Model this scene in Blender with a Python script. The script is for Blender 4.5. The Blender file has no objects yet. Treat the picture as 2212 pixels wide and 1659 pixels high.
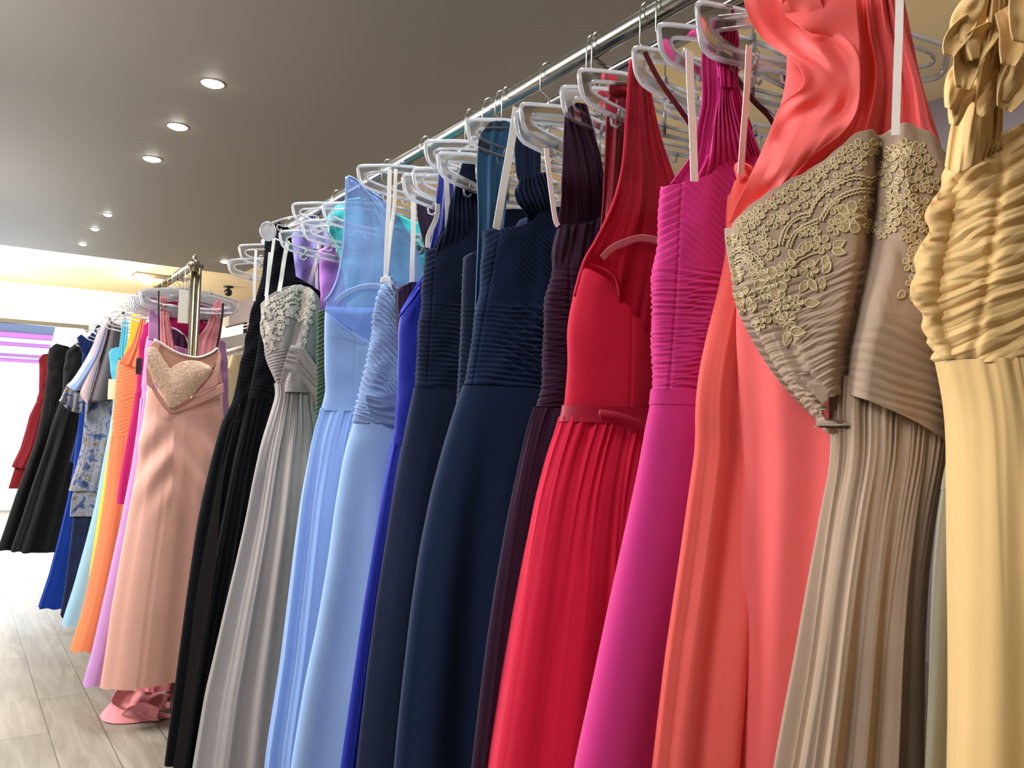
import bpy, math, random
import numpy as np
from mathutils import Matrix, Vector
from mathutils.bvhtree import BVHTree

# ------------------------------------------------------------------ camera
W, H, F = 2212.0, 1659.0, 1790.0
YAW, PITCH, ROLL = math.radians(33.87), math.radians(3.58), 0.024
CAM = np.array([0.0, 0.0, 1.25])
_f0 = np.array([math.sin(YAW), math.cos(YAW), 0.0]); _r0 = np.array([math.cos(YAW), -math.sin(YAW), 0.0]); _z = np.array([0, 0, 1.0])
FWD = _f0 * math.cos(PITCH) + _z * math.sin(PITCH)
_u0 = _z * math.cos(PITCH) - _f0 * math.sin(PITCH)
RT = _r0 * math.cos(ROLL) + _u0 * math.sin(ROLL)
UP = _u0 * math.cos(ROLL) - _r0 * math.sin(ROLL)

scene = bpy.context.scene
COL = scene.collection
cam_data = bpy.data.cameras.new('camera')
cam_data.sensor_width = 36.0
cam_data.lens = F / W * 36.0
cam_data.clip_start = 0.02
cam = bpy.data.objects.new('camera', cam_data)
COL.objects.link(cam)
M = Matrix.Identity(4)
for i in range(3):
    M[i][0] = RT[i]; M[i][1] = UP[i]; M[i][2] = -FWD[i]; M[i][3] = CAM[i]
cam.matrix_world = M
scene.camera = cam
scene.view_settings.view_transform = 'Standard'
scene.view_settings.look = 'None'
scene.view_settings.gamma = 1.0
scene.view_settings.exposure = 0.35
scene.cycles.max_bounces = 8
scene.cycles.transmission_bounces = 6
scene.cycles.use_adaptive_sampling = True
scene.cycles.adaptive_threshold = 0.02
scene.cycles.transparent_max_bounces = 10
scene.cycles.glossy_bounces = 3
scene.cycles.diffuse_bounces = 3
scene.cycles.sample_clamp_indirect = 4.0
scene.cycles.caustics_reflective = False
scene.cycles.caustics_refractive = False
scene.cycles.use_denoising = True

# ------------------------------------------------------------------ light
world = bpy.data.worlds.new('world'); scene.world = world
world.use_nodes = True
world.node_tree.nodes['Background'].inputs[0].default_value = (0.80, 0.90, 1.0, 1)
world.node_tree.nodes['Background'].inputs[1].default_value = 1.6

def area(name, loc, target, sx, sy, power, color=(1, 1, 1), spread=180):
    l = bpy.data.lights.new(name, 'AREA'); l.shape = 'RECTANGLE'; l.size = sx; l.size_y = sy
    l.energy = power; l.color = color; l.spread = math.radians(spread)
    o = bpy.data.objects.new(name, l); COL.objects.link(o)
    o.location = loc
    d = Vector(target) - Vector(loc)
    o.rotation_euler = d.to_track_quat('-Z', 'Y').to_euler()
    return o

def spot(name, loc, target, power, color=(1, 1, 1), angle=70, blend=0.6, size=0.05):
    l = bpy.data.lights.new(name, 'SPOT'); l.energy = power; l.color = color
    l.spot_size = math.radians(angle); l.spot_blend = blend; l.shadow_soft_size = size
    o = bpy.data.objects.new(name, l); COL.objects.link(o)
    o.location = loc
    d = Vector(target) - Vector(loc)
    o.rotation_euler = d.to_track_quat('-Z', 'Y').to_euler()
    return o

# daylight entering by the shop window at the far end
area('window_daylight', (-1.0, 13.8, 1.6), (0.2, 4.0, 1.4), 5.5, 2.4, 230, (0.86, 0.93, 1.0))
# added fill lights above the aisle, out of view, no real panels there
area('aisle_fill', (-1.3, 0.9, 2.9), (1.0, 1.3, 1.2), 1.2, 1.6, 74, (0.98, 0.97, 1.0))
area('aisle_fill', (-1.1, 3.6, 2.9), (1.0, 2.4, 1.1), 1.2, 2.0, 175, (0.96, 0.97, 1.0))
area('aisle_fill', (-1.2, 6.8, 2.9), (1.0, 5.2, 1.2), 1.2, 2.0, 165, (1.0, 0.98, 0.97))
area('far_wall_fill', (-0.5, 12.2, 3.2), (0.6, 14.0, 2.2), 5.5, 0.6, 160, (1.0, 0.93, 0.78))  # unseen area light, added to whiten the far wall
# downlights in a row straight above the racks
DOWN = [(1.09, 4.28), (1.08, 5.0), (1.07, 5.78), (1.04, 7.65), (1.03, 8.35), (1.03, 9.0)]
NEARSPOTS = [(1.02, 0.35, 18, (1.0, 0.88, 0.72)), (1.04, 0.95, 32, (1.0, 0.93, 0.90)), (1.06, 1.55, 62, (0.93, 0.96, 1.0)),
             (1.07, 2.15, 110, (0.84, 0.92, 1.0)), (1.08, 2.85, 100, (0.88, 0.94, 1.0)), (1.08, 3.55, 55, (0.95, 0.97, 1.0))]
for (x, y, p, c) in NEARSPOTS:
    spot('rack_spot', (x, y, 2.96), (x - 0.02, y, 1.0), p, c, 84, 0.9, 0.09)
for (x, y) in DOWN:
    spot('rack_spot', (x, y, 2.96), (x - 0.15, y, 1.0), 42, (1.0, 0.97, 0.92), 90, 0.8, 0.04)
# lamps in the cream ceiling, then an unseen area light washing it from below
CREAM = [((47, 552), 3.08), ((180, 556), 3.08), ((277, 578), 3.08), ((317, 612), 3.08)]
area('cream_ceiling_wash', (3.4, 3.4, 2.2), (3.4, 3.4, 3.2), 1.0, 9.0, 15, (1.0, 0.86, 0.62))

# ------------------------------------------------------------------ projection helpers (pixel of the photograph -> place in the room)
def ray(u, v):
    return FWD * F + RT * (u - W / 2) - UP * (v - H / 2)

def at_x(u, v, X):
    r = ray(u, v); return CAM + r * (X / r[0])

def at_y(u, v, Y):
    r = ray(u, v); return CAM + r * (Y / r[1])

def at_z(u, v, Z):
    r = ray(u, v); return CAM + r * ((Z - CAM[2]) / r[2])

class Plane:
    """vertical plane a garment hangs in; d points from the aisle towards the wall, n towards the viewer"""
    def __init__(self, u, v, X=None, yaw=0.0, Y=None):
        self.p = at_x(u, v, X) if X is not None else at_y(u, v, Y)
        a = math.radians(yaw)
        self.d = np.array([math.cos(a), -math.sin(a)])
        self.n = np.array([self.d[1], -self.d[0]])
        self.o = self.p[:2].copy()
    def sz(self, u, v, off=0.0):
        r = ray(u, v)
        o = self.o + self.n * off
        t = o.dot(self.n) / r[:2].dot(self.n)
        q = CAM[:2] + t * r[:2]
        return (q - o).dot(self.d), CAM[2] + t * r[2]
    def w(self, s, z, off=0.0):
        xy = self.o + self.d * s + self.n * off
        return np.array([xy[0], xy[1], z])
    def pw(self, u, v, off=0.0):
        s, z = self.sz(u, v, off); return self.w(s, z, off)

# ------------------------------------------------------------------ noise
def vn(x, y, seed=0):
    x = np.asarray(x, float); y = np.asarray(y, float)
    x, y = np.broadcast_arrays(x, y)
    xi = np.floor(x).astype(np.int64); yi = np.floor(y).astype(np.int64)
    fx = x - xi; fy = y - yi
    fx = fx * fx * (3 - 2 * fx); fy = fy * fy * (3 - 2 * fy)
    def h(a, b):
        n = (a * 374761393 + b * 668265263 + seed * 1442695041) & 0x7fffffff
        n = ((n ^ (n >> 13)) * 1274126177) & 0x7fffffff
        n = n ^ (n >> 16)
        return (n & 0xffff) / 32767.5 - 1.0
    return (h(xi, yi) * (1 - fx) + h(xi + 1, yi) * fx) * (1 - fy) + (h(xi, yi + 1) * (1 - fx) + h(xi + 1, yi + 1) * fx) * fy

def smooth(e0, e1, x):
    t = np.clip((np.asarray(x, float) - e0) / (e1 - e0), 0, 1)
    return t * t * (3 - 2 * t)

# ------------------------------------------------------------------ materials
def lin(c):
    if isinstance(c, str):
        c = [int(c[i:i + 2], 16) / 255 for i in (1, 3, 5)]
    return tuple((x / 12.92 if x <= 0.04045 else ((x + 0.055) / 1.055) ** 2.4) for x in c) + (1.0,)

MATS = {}
def mat_base(name):
    m = bpy.data.materials.new(name); m.use_nodes = True
    return m, m.node_tree, m.node_tree.nodes['Principled BSDF']

def fabric(name, col, rough=0.85, sheen=0.25, weave=0.15, sheer=0.0, glow=0.0, spec=0.25, scale=900, trans=0.0, mottled=0.05):
    if name in MATS: return MATS[name]
    m, nt, b = mat_base(name)
    c = lin(col)
    tc = nt.nodes.new('ShaderNodeTexCoord')
    nz = nt.nodes.new('ShaderNodeTexNoise'); nz.inputs['Scale'].default_value = 14; nz.inputs['Detail'].default_value = 3
    nt.links.new(tc.outputs['Object'], nz.inputs['Vector'])
    mx = nt.nodes.new('ShaderNodeMix'); mx.data_type = 'RGBA'
    mx.inputs['A'].default_value = tuple(min(1, x * (1 - mottled)) for x in c[:3]) + (1,)
    mx.inputs['B'].default_value = tuple(min(1, x * (1 + mottled)) for x in c[:3]) + (1,)
    nt.links.new(nz.outputs['Fac'], mx.inputs['Factor'])
    nt.links.new(mx.outputs['Result'], b.inputs['Base Color'])
    b.inputs['Roughness'].default_value = rough
    b.inputs['Specular IOR Level'].default_value = spec
    b.inputs['Sheen Weight'].default_value = sheen
    b.inputs['Sheen Roughness'].default_value = 0.45
    b.inputs['Sheen Tint'].default_value = tuple(min(1, 0.35 + 0.65 * x) for x in c[:3]) + (1,)
    n2 = nt.nodes.new('ShaderNodeTexNoise'); n2.inputs['Scale'].default_value = scale; n2.inputs['Detail'].default_value = 1
    nt.links.new(tc.outputs['Object'], n2.inputs['Vector'])
    bp = nt.nodes.new('ShaderNodeBump'); bp.inputs['Strength'].default_value = weave; bp.inputs['Distance'].default_value = 0.0006
    nt.links.new(n2.outputs['Fac'], bp.inputs['Height'])
    nt.links.new(bp.outputs['Normal'], b.inputs['Normal'])
    out = nt.nodes['Material Output']
    last = b.outputs['BSDF']
    if trans > 0:
        tr = nt.nodes.new('ShaderNodeBsdfTranslucent'); tr.inputs['Color'].default_value = c
        ms = nt.nodes.new('ShaderNodeMixShader'); ms.inputs[0].default_value = trans
        nt.links.new(last, ms.inputs[1]); nt.links.new(tr.outputs[0], ms.inputs[2]); last = ms.outputs[0]
    if sheer > 0:
        tp = nt.nodes.new('ShaderNodeBsdfTransparent')
        tp.inputs['Color'].default_value = tuple(0.45 + 0.55 * x for x in c[:3]) + (1,)
        ms = nt.nodes.new('ShaderNodeMixShader'); ms.inputs[0].default_value = sheer
        nt.links.new(last, ms.inputs[1]); nt.links.new(tp.outputs[0], ms.inputs[2]); last = ms.outputs[0]
    nt.links.new(last, out.inputs['Surface'])
    MATS[name] = m
    return m

def plain(name, col, rough=0.6, metal=0.0, emit=0.0, spec=0.5):
    if name in MATS: return MATS[name]
    m, nt, b = mat_base(name)
    c = lin(col)
    b.inputs['Base Color'].default_value = c; b.inputs['Roughness'].default_value = rough
    b.inputs['Metallic'].default_value = metal; b.inputs['Specular IOR Level'].default_value = spec
    if emit:
        b.inputs['Emission Color'].default_value = c; b.inputs['Emission Strength'].default_value = emit
    nz = nt.nodes.new('ShaderNodeTexNoise'); nz.inputs['Scale'].default_value = 40
    mr = nt.nodes.new('ShaderNodeMapRange'); mr.inputs['To Min'].default_value = max(0, rough - 0.04); mr.inputs['To Max'].default_value = min(1, rough + 0.04)
    nt.links.new(nz.outputs['Fac'], mr.inputs['Value']); nt.links.new(mr.outputs[0], b.inputs['Roughness'])
    MATS[name] = m
    return m

def acrylic(name='clear_plastic', tint=(1, 1, 1), milk=0.32):
    if name in MATS: return MATS[name]
    m, nt, b = mat_base(name)
    b.inputs['Base Color'].default_value = tuple(tint) + (1,)
    b.inputs['Transmission Weight'].default_value = 1.0
    b.inputs['IOR'].default_value = 1.49
    b.inputs['Roughness'].default_value = 0.10; b.inputs['Coat Weight'].default_value = 1.0; b.inputs['Coat Roughness'].default_value = 0.12
    tl = nt.nodes.new('ShaderNodeBsdfTranslucent'); tl.inputs['Color'].default_value = (0.95, 0.96, 1.0, 1)
    df = nt.nodes.new('ShaderNodeBsdfDiffuse'); df.inputs['Color'].default_value = (0.95, 0.96, 1.0, 1)
    a = nt.nodes.new('ShaderNodeMixShader'); a.inputs[0].default_value = 0.3
    nt.links.new(tl.outputs[0], a.inputs[1]); nt.links.new(df.outputs[0], a.inputs[2])
    ms = nt.nodes.new('ShaderNodeMixShader'); ms.inputs[0].default_value = milk
    nt.links.new(b.outputs[0], ms.inputs[1]); nt.links.new(a.outputs[0], ms.inputs[2])
    nt.links.new(ms.outputs[0], nt.nodes['Material Output'].inputs['Surface'])
    MATS[name] = m
    return m

# ------------------------------------------------------------------ object helpers
def mesh_obj(name, verts, faces, mat, parent=None, smooth_shade=True):
    me = bpy.data.meshes.new(name)
    verts = np.asarray(verts, dtype=np.float64)
    if not isinstance(faces, np.ndarray):
        me.from_pydata(verts.tolist(), [], faces)
    else:
        fa = np.asarray(faces, dtype=np.int32)
        me.vertices.add(len(verts)); me.vertices.foreach_set('co', verts.ravel())
        me.loops.add(fa.size); me.loops.foreach_set('vertex_index', fa.ravel())
        me.polygons.add(len(fa))
        me.polygons.foreach_set('loop_start', np.arange(0, fa.size, fa.shape[1], dtype=np.int32))
        me.polygons.foreach_set('loop_total', np.full(len(fa), fa.shape[1], dtype=np.int32))
        me.update(calc_edges=True)
    if smooth_shade:
        me.polygons.foreach_set('use_smooth', [True] * len(me.polygons))
    mats = mat if isinstance(mat, (list, tuple)) else [mat]
    for x in mats: me.materials.append(x)
    me.update()
    o = bpy.data.objects.new(name, me); COL.objects.link(o)
    if parent is not None:
        o.parent = parent
        o.matrix_parent_inverse = parent.matrix_world.inverted()
    return o

def thing(name, label, cat, loc=(0, 0, 0), group=None, rz=0.0):
    o = bpy.data.objects.new(name, None); COL.objects.link(o)
    o.empty_display_size = 0.05
    o.location = tuple(float(x) for x in loc); o.rotation_euler = (0, 0, rz)
    o['label'] = label; o['category'] = cat
    if group: o['group'] = group
    o.matrix_world = Matrix.Translation(Vector([float(x) for x in loc])) @ Matrix.Rotation(rz, 4, 'Z')
    return o

def tag(o, label, cat, group=None):
    o['label'] = label; o['category'] = cat
    if group: o['group'] = group
    return o

def struct(name, verts, faces, mat, parent=None, smooth_shade=False):
    o = mesh_obj(name, verts, faces, mat, parent, smooth_shade)
    if parent is None: o['kind'] = 'structure'
    return o

def grid_faces(nr, nc, wrap=False, off=0):
    r = np.arange(nr - 1)[:, None]; c = np.arange(nc if wrap else nc - 1)[None, :]
    c2 = (c + 1) % nc
    a = r * nc + c; b = r * nc + c2; d = (r + 1) * nc + c; e = (r + 1) * nc + c2
    return (np.stack([a, b, e, d], -1).reshape(-1, 4) + off)

class MB:
    def __init__(self): self.v = []; self.f = []
    def add(self, verts, faces):
        o = len(self.v)
        self.v.extend([tuple(map(float, p)) for p in verts]); self.f.extend([tuple(int(i) + o for i in f) for f in faces])
    def box(self, x0, x1, y0, y1, z0, z1):
        vs = [(x, y, z) for z in (z0, z1) for y in (y0, y1) for x in (x0, x1)]
        self.add(vs, [(0, 2, 3, 1), (4, 5, 7, 6), (0, 1, 5, 4), (2, 6, 7, 3), (0, 4, 6, 2), (1, 3, 7, 5)])
    def tube(self, pts, r, n=8, closed=False, caps=True, flat=None):
        pts = [np.asarray(p, float) for p in pts]
        k = len(pts); rr = r if hasattr(r, '__len__') else [r] * k
        vs = []
        prev = None
        for i in range(k):
            if closed: t = pts[(i + 1) % k] - pts[i - 1]
            else: t = pts[min(i + 1, k - 1)] - pts[max(i - 1, 0)]
            L = np.linalg.norm(t); t = t / (L if L > 1e-9 else 1)
            if prev is None:
                ref = np.array([0, 0, 1.0]) if abs(t[2]) < 0.9 else np.array([1.0, 0, 0])
                a = np.cross(t, ref)
            else:
                a = prev - t * prev.dot(t)
            a /= (np.linalg.norm(a) + 1e-12); prev = a
            b = np.cross(t, a)
            for j in range(n):
                th = 2 * math.pi * j / n
                vs.append(pts[i] + (a * math.cos(th) + b * math.sin(th)) * rr[i])
        fs = []
        for i in range(k if closed else k - 1):
            i2 = (i + 1) % k
            for j in range(n):
                j2 = (j + 1) % n
                fs.append((i * n + j, i * n + j2, i2 * n + j2, i2 * n + j))
        if caps and not closed:
            fs.append(tuple(range(n - 1, -1, -1))); fs.append(tuple((k - 1) * n + j for j in range(n)))
        self.add(vs, fs)
    def lathe(self, prof, c, n=24, axis='z'):
        vs = []; fs = []
        for (r, h) in prof:
            for j in range(n):
                th = 2 * math.pi * j / n
                vs.append((c[0] + r * math.cos(th), c[1] + r * math.sin(th), c[2] + h))
        for i in range(len(prof) - 1):
            for j in range(n):
                j2 = (j + 1) % n
                fs.append((i * n + j, i * n + j2, (i + 1) * n + j2, (i + 1) * n + j))
        self.add(vs, fs)
    def build(self, name, mat, parent=None, smooth_shade=True):
        return mesh_obj(name, np.array(self.v), self.f, mat, parent, smooth_shade)

def resample(pts, n):
    pts = np.asarray(pts, float)
    d = np.r_[0, np.cumsum(np.linalg.norm(np.diff(pts, axis=0), axis=1))]
    t = np.linspace(0, d[-1], n)
    return np.stack([np.interp(t, d, pts[:, k]) for k in range(pts.shape[1])], 1)

def spline(pts, n):
    """Catmull-Rom through control points, n samples"""
    p = np.asarray(pts, float)
    if len(p) < 3: return resample(p, n)
    q = np.vstack([2 * p[0] - p[1], p, 2 * p[-1] - p[-2]])
    out = []
    m = len(p) - 1
    for t in np.linspace(0, m - 1e-9, max(n, m * 6)):
        i = int(t); f = t - i
        a, b, c, d = q[i], q[i + 1], q[i + 2], q[i + 3]
        out.append(0.5 * ((2 * b) + (-a + c) * f + (2 * a - 5 * b + 4 * c - d) * f * f + (-a + 3 * b - 3 * c + d) * f ** 3))
    return resample(out, n)

# ------------------------------------------------------------------ cloth builders
def curve_z(pl, pix, n=160):
    """traced edge -> arrays (z ascending, s)"""
    sz = np.array([pl.sz(u, v) for (u, v) in pix])
    z, s = sz[:, 1], sz[:, 0]
    o = np.argsort(z); z = z[o]; s = s[o]
    zz = np.linspace(z[0], z[-1], n)
    ss = np.interp(zz, z, s)
    k = np.ones(7) / 7.0
    sp = np.pad(ss, 3, mode='edge')
    e0, e1 = ss[0], ss[-1]
    ss = np.convolve(sp, k, 'valid'); ss[0] = e0; ss[-1] = e1
    return zz, ss

class Body:
    """closed tube of cloth between a traced aisle edge and a wall edge"""
    def __init__(self, pl, L, R=None, center=None, width=None, b=((0, 0.08), (3, 0.05)), e=2.4):
        self.pl = pl
        self.Lz, self.Ls = curve_z(pl, L)
        self.R = None
        if R is not None and R and not callable(R):
            self.Rz, self.Rs = curve_z(pl, R); self.R = 'pix'
        self.center = center; self.width = width
        self.b = b; self.e = e
    def left(self, z):
        zz, ss = self.Lz, self.Ls
        lo = ss[0] + (z - zz[0]) * ((ss[8] - ss[0]) / (zz[8] - zz[0] + 1e-9)) * 0.6
        return np.where(z < zz[0], lo, np.interp(z, zz, ss))
    def right(self, z):
        if self.R == 'pix':
            return np.interp(z, self.Rz, self.Rs)
        l = self.left(z)
        if self.width is not None:
            return l + (self.width(z) if callable(self.width) else self.width)
        return np.maximum(2 * self.center - l, l + 0.05)
    def bz(self, z):
        zz = [p[0] for p in self.b]; bb = [p[1] for p in self.b]
        return np.interp(z, zz, bb)
    def cols(self, n, front=0.75):
        # theta 0 = aisle end, pi = wall end, (0,pi) front; dense towards the viewer
        nf = int(n * front); nb = n - nf
        tf = np.linspace(-0.35 * math.pi, math.pi, nf, endpoint=False)
        tb = np.linspace(math.pi, 1.65 * math.pi, nb, endpoint=False)
        return np.r_[tf, tb]
    def build(self, name, mat, parent, z0, top, n=200, m=120, disp=(), topback=None, lip=True, hem=0.0, seed=0, front=0.75, off=0.0, topdrop=0.0, botf=None):
        th = self.cols(n, front)
        e = 2.0 / self.e
        cx = -np.sign(np.cos(th)) * np.abs(np.cos(th)) ** e
        sy = np.sign(np.sin(th)) * np.abs(np.sin(th)) ** e
        # arc coordinate
        am, bm = 0.22, 0.07
        px = cx * am; py = sy * bm
        dq = np.hypot(np.diff(np.r_[px, px[0]]), np.diff(np.r_[py, py[0]]))
        Q = np.r_[0, np.cumsum(dq)[:-1]]
        # top edge
        def ztop(s, back):
            if not hasattr(top, '__len__'): return np.full_like(s, top)
            t = TB if back else TF
            return np.interp(s, t[:, 0], t[:, 1])
        if hasattr(top, '__len__'):
            TF = np.array([self.pl.sz(u, v) for (u, v) in top]); TF = TF[np.argsort(TF[:, 0])]
            TB = np.array([self.pl.sz(u, v) for (u, v) in topback]) if topback is not None else TF - np.array([0, topdrop])
            TB = TB[np.argsort(TB[:, 0])]
        bk = smooth(-0.15, 0.15, sy)
        zt = np.full(n, 1.5 if hasattr(top, '__len__') else top)
        if hasattr(top, '__len__'):
            zt[:] = TF[:, 1].mean()
            for _ in range(6):
                l = self.left(zt); r = self.right(zt)
                s = (l + r) / 2 + (r - l) / 2 * cx
                zt = 0.5 * zt + 0.5 * (ztop(s, False) * bk + ztop(s, True) * (1 - bk))
        zb = z0 + np.zeros(n)
        if botf is not None:
            l = self.left(zb); r = self.right(zb)
            zb = zb + botf((l + r) / 2 + (r - l) / 2 * cx, sy)
        if hem: zb = zb + hem * vn(Q * 30, 0.5, seed + 5)
        t = np.linspace(0, 1, m)[:, None]
        Z = zb[None] + (zt - zb)[None] * t
        l = self.left(Z); r = self.right(Z)
        a = (r - l) / 2; c = (r + l) / 2
        B = self.bz(Z)
        S = c + a * cx[None]; N = B * sy[None]
        # outward normal of each section
        dS = np.roll(S, -1, 1) - np.roll(S, 1, 1); dN = np.roll(N, -1, 1) - np.roll(N, 1, 1)
        L = np.hypot(dS, dN) + 1e-9
        nS = dN / L * -1; nN = dS / L
        sg = np.sign(nN * (sy[None] + 1e-6)); sg = np.where(np.abs(sy[None]) > 0.2, sg, np.sign(nS * cx[None]))
        nS = nS * sg; nN = nN * sg
        Qb = np.broadcast_to(Q[None], Z.shape)
        h = np.zeros_like(Z) + off
        for d in disp: h = h + d(Qb, Z, S, N, zt[None] - Z)
        Lm = smooth(0.0, 0.25, 1 - np.abs(cx))[None] * 0 + 1
        S = S + nS * h * Lm; N = N + nN * h * Lm
        X = self.pl.o[0] + self.pl.d[0] * S + self.pl.n[0] * N
        Y = self.pl.o[1] + self.pl.d[1] * S + self.pl.n[1] * N
        V = np.stack([X, Y, Z], -1)
        rows = [V]
        if lip:
            for (k, dz) in ((0.004, -0.001), (0.006, -0.02)):
                ti = V[-1].copy()
                ti[:, 0] -= (self.pl.d[0] * nS[-1] + self.pl.n[0] * nN[-1]) * k
                ti[:, 1] -= (self.pl.d[1] * nS[-1] + self.pl.n[1] * nN[-1]) * k
                ti[:, 2] += dz
                rows.append(ti[None])
        V = np.concatenate(rows, 0)
        nr = V.shape[0]
        o = mesh_obj(name, V.reshape(-1, 3), grid_faces(nr, n, True), mat, parent)
        self.last = V
        return o

def folds(big=0.018, lam=0.085, small=0.004, ls=0.028, z_w=1.3, span=1.0, seed=1, gather=0.0, lg=0.013, glen=0.12, tw=0.35, start=0.0):
    def f(q, z, s, n, dt):
        k = smooth(start, span, z_w - z)
        h = big * k * (vn(q / lam, z * tw, seed) * 0.75 + 0.25 * np.sin(q / lam * 5.1 + seed)) 
        h = h + small * (0.35 + 0.65 * k) * (1 - 2 * np.abs(vn(q / ls, z * tw * 1.5, seed + 1)))
        if gather:
            g = np.exp(-np.clip(z_w - z, 0, 9) / glen)
            h = h + gather * g * (1 - 2 * np.abs(vn(q / lg, z * 1.5, seed + 2)))
        return h
    return f

def pleats(amp=0.002, pitch=0.009, slope=0.0, wob=0.004, seed=0, z0=-9, z1=9, fade=0.015, s0=-9, s1=9, curve=0.0, sc=0.0, lw=0.07, sh=0.62):
    """stacked folded pleats: ridge lines along s*slope + z = const"""
    def f(q, z, s, n, dt):
        ph = (z + slope * (s - sc) + curve * (s - sc) ** 2 + wob * vn(s / lw, z / (pitch * 3.2), seed)) / pitch
        fr = ph - np.floor(ph)
        pr = np.where(fr < sh, fr / sh, (1 - fr) / (1 - sh))
        pr = pr ** 0.8
        a = amp * (0.75 + 0.45 * vn(s / 0.05, np.floor(ph) * 0.7, seed + 3))
        m = smooth(z0, z0 + fade, z) * (1 - smooth(z1 - fade, z1, z)) * smooth(s0, s0 + fade, s) * (1 - smooth(s1 - fade, s1, s))
        return a * (pr - 0.5) * m
    return f

def lump(amp=0.006, lam=0.06, seed=0, lz=None):
    def f(q, z, s, n, dt): return amp * vn(q / lam, z / (lz or lam), seed)
    return f

def seam(s_at, w=0.0025, depth=0.0022, z0=-9, z1=9):
    """vertical seam groove at in-plane coordinate s_at(z), front side only"""
    def f(q, z, s, n, dt):
        sa = s_at(z) if callable(s_at) else s_at
        return -depth * np.exp(-((s - sa) / w) ** 2) * (n > 0) * (z > z0) * (z < z1)
    return f

def sheet(name, mat, parent, pl, rows, off=0.02, n=60, m=60, thick=0.002, disp=None, bulge=0.0, cols=False, back=None, offs=None):
    """cloth panel through traced rows: each row is a list of pixel points (left..right), lofted top to bottom"""
    k = max(len(r) for r in rows)
    G = []
    for i, r in enumerate(rows):
        pts = np.array(r, float)
        G.append(spline(pts, n) if len(pts) > 2 else resample(pts, n))
    G = np.array(G)                                   # rows, n, 2
    U = np.zeros((m, n, 2))
    for j in range(n):
        U[:, j] = spline(G[:, j], m) if len(rows) > 2 else resample(G[:, j], m)
    if offs is not None:
        ov = np.interp(np.linspace(0, 1, m), np.linspace(0, 1, len(offs)), offs)
    else: ov = np.full(m, off)
    jj = np.linspace(0, 1, n)[None]; ii = np.linspace(0, 1, m)[:, None]
    tk = {'shoulder_panel': (.40, .026), 'halter_panel': (.55, .02), 'sheer_yoke': (.90, .012), 'waist_drape': (.55, .03), 'waist_swag': (.8, .04)}.get(name)
    dd = disp(jj, ii) if disp else 0
    if tk and disp and name != 'sheer_yoke': dd = dd * (1 - .85 * smooth(.5, 1, ii))
    D = ov[:, None] + bulge * np.sin(jj * math.pi) + dd
    if tk: D = D - tk[1] * smooth(tk[0], 1.0, ii) + 0 * jj
    D = np.broadcast_to(D, (m, n))
    r = FWD * F + RT * (U[..., 0:1] - W / 2) - UP * (U[..., 1:2] - H / 2)
    den = r[..., :2] @ pl.n
    t = ((pl.o @ pl.n) + D) / den
    V = CAM + r * t[..., None]
    nv = V.reshape(-1, 3)
    # back face for real thickness
    du = np.gradient(V, axis=1); dv = np.gradient(V, axis=0)
    N = np.cross(du, dv); N /= (np.linalg.norm(N, axis=-1, keepdims=True) + 1e-12)
    sgn = np.sign(np.sum(N * (CAM - V), -1, keepdims=True)); N = N * sgn
    Vb = V - N * thick
    F1 = grid_faces(m, n); F2 = grid_faces(m, n, off=m * n)[:, ::-1]
    rim = []
    idx = lambda i, j: i * n + j
    K = m * n
    for i in range(m - 1):
        rim.append((idx(i, 0), idx(i + 1, 0), idx(i + 1, 0) + K, idx(i, 0) + K))
        rim.append((idx(i, n - 1), idx(i, n - 1) + K, idx(i + 1, n - 1) + K, idx(i + 1, n - 1)))
    for j in range(n - 1):
        rim.append((idx(0, j), idx(0, j) + K, idx(0, j + 1) + K, idx(0, j + 1)))
        rim.append((idx(m - 1, j), idx(m - 1, j + 1), idx(m - 1, j + 1) + K, idx(m - 1, j) + K))
    Fa = np.concatenate([F1, F2, np.array(rim)], 0)
    return mesh_obj(name, np.concatenate([nv, Vb.reshape(-1, 3)]), Fa, mat, parent)

def ribbon(name, mat, parent, pl, pts, width=0.009, off=0.0, thick=0.0012, n=24, twist=0.0, face=None):
    """narrow flat tape along traced points"""
    P = spline(np.array([pl.pw(u, v, off) for (u, v) in pts]), n)
    vs = []; fs = []
    for i in range(n):
        t = P[min(i + 1, n - 1)] - P[max(i - 1, 0)]; t /= np.linalg.norm(t)
        vd = CAM - P[i]; vd /= np.linalg.norm(vd)
        base = np.array([pl.d[0], pl.d[1], 0.0]) if face is None else np.array(face, float)
        base = base - t * base.dot(t); base /= np.linalg.norm(base)
        nn = np.cross(t, base)
        a = twist * i / (n - 1)
        w = base * math.cos(a) + nn * math.sin(a); h = np.cross(t, w)
        wd = width * (1 if not callable(width) else 1)
        for (x, y) in ((-.5, -.5), (.5, -.5), (.5, .5), (-.5, .5)):
            vs.append(P[i] + w * x * width + h * y * thick)
    for i in range(n - 1):
        for j in range(4):
            j2 = (j + 1) % 4
            fs.append((i * 4 + j, i * 4 + j2, (i + 1) * 4 + j2, (i + 1) * 4 + j))
    fs.append((3, 2, 1, 0)); fs.append(tuple((n - 1) * 4 + j for j in range(4)))
    return mesh_obj(name, np.array(vs), fs, mat, parent, False)

# ------------------------------------------------------------------ the room
ZC, ZG = 3.32, 3.0
EDGE_X, EDGE_Y = 2.6, 9.5
WALLP = [(5.15, -3.0), (4.8, 2.35), (3.82, 12.8), (3.7, 14.0)]

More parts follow.
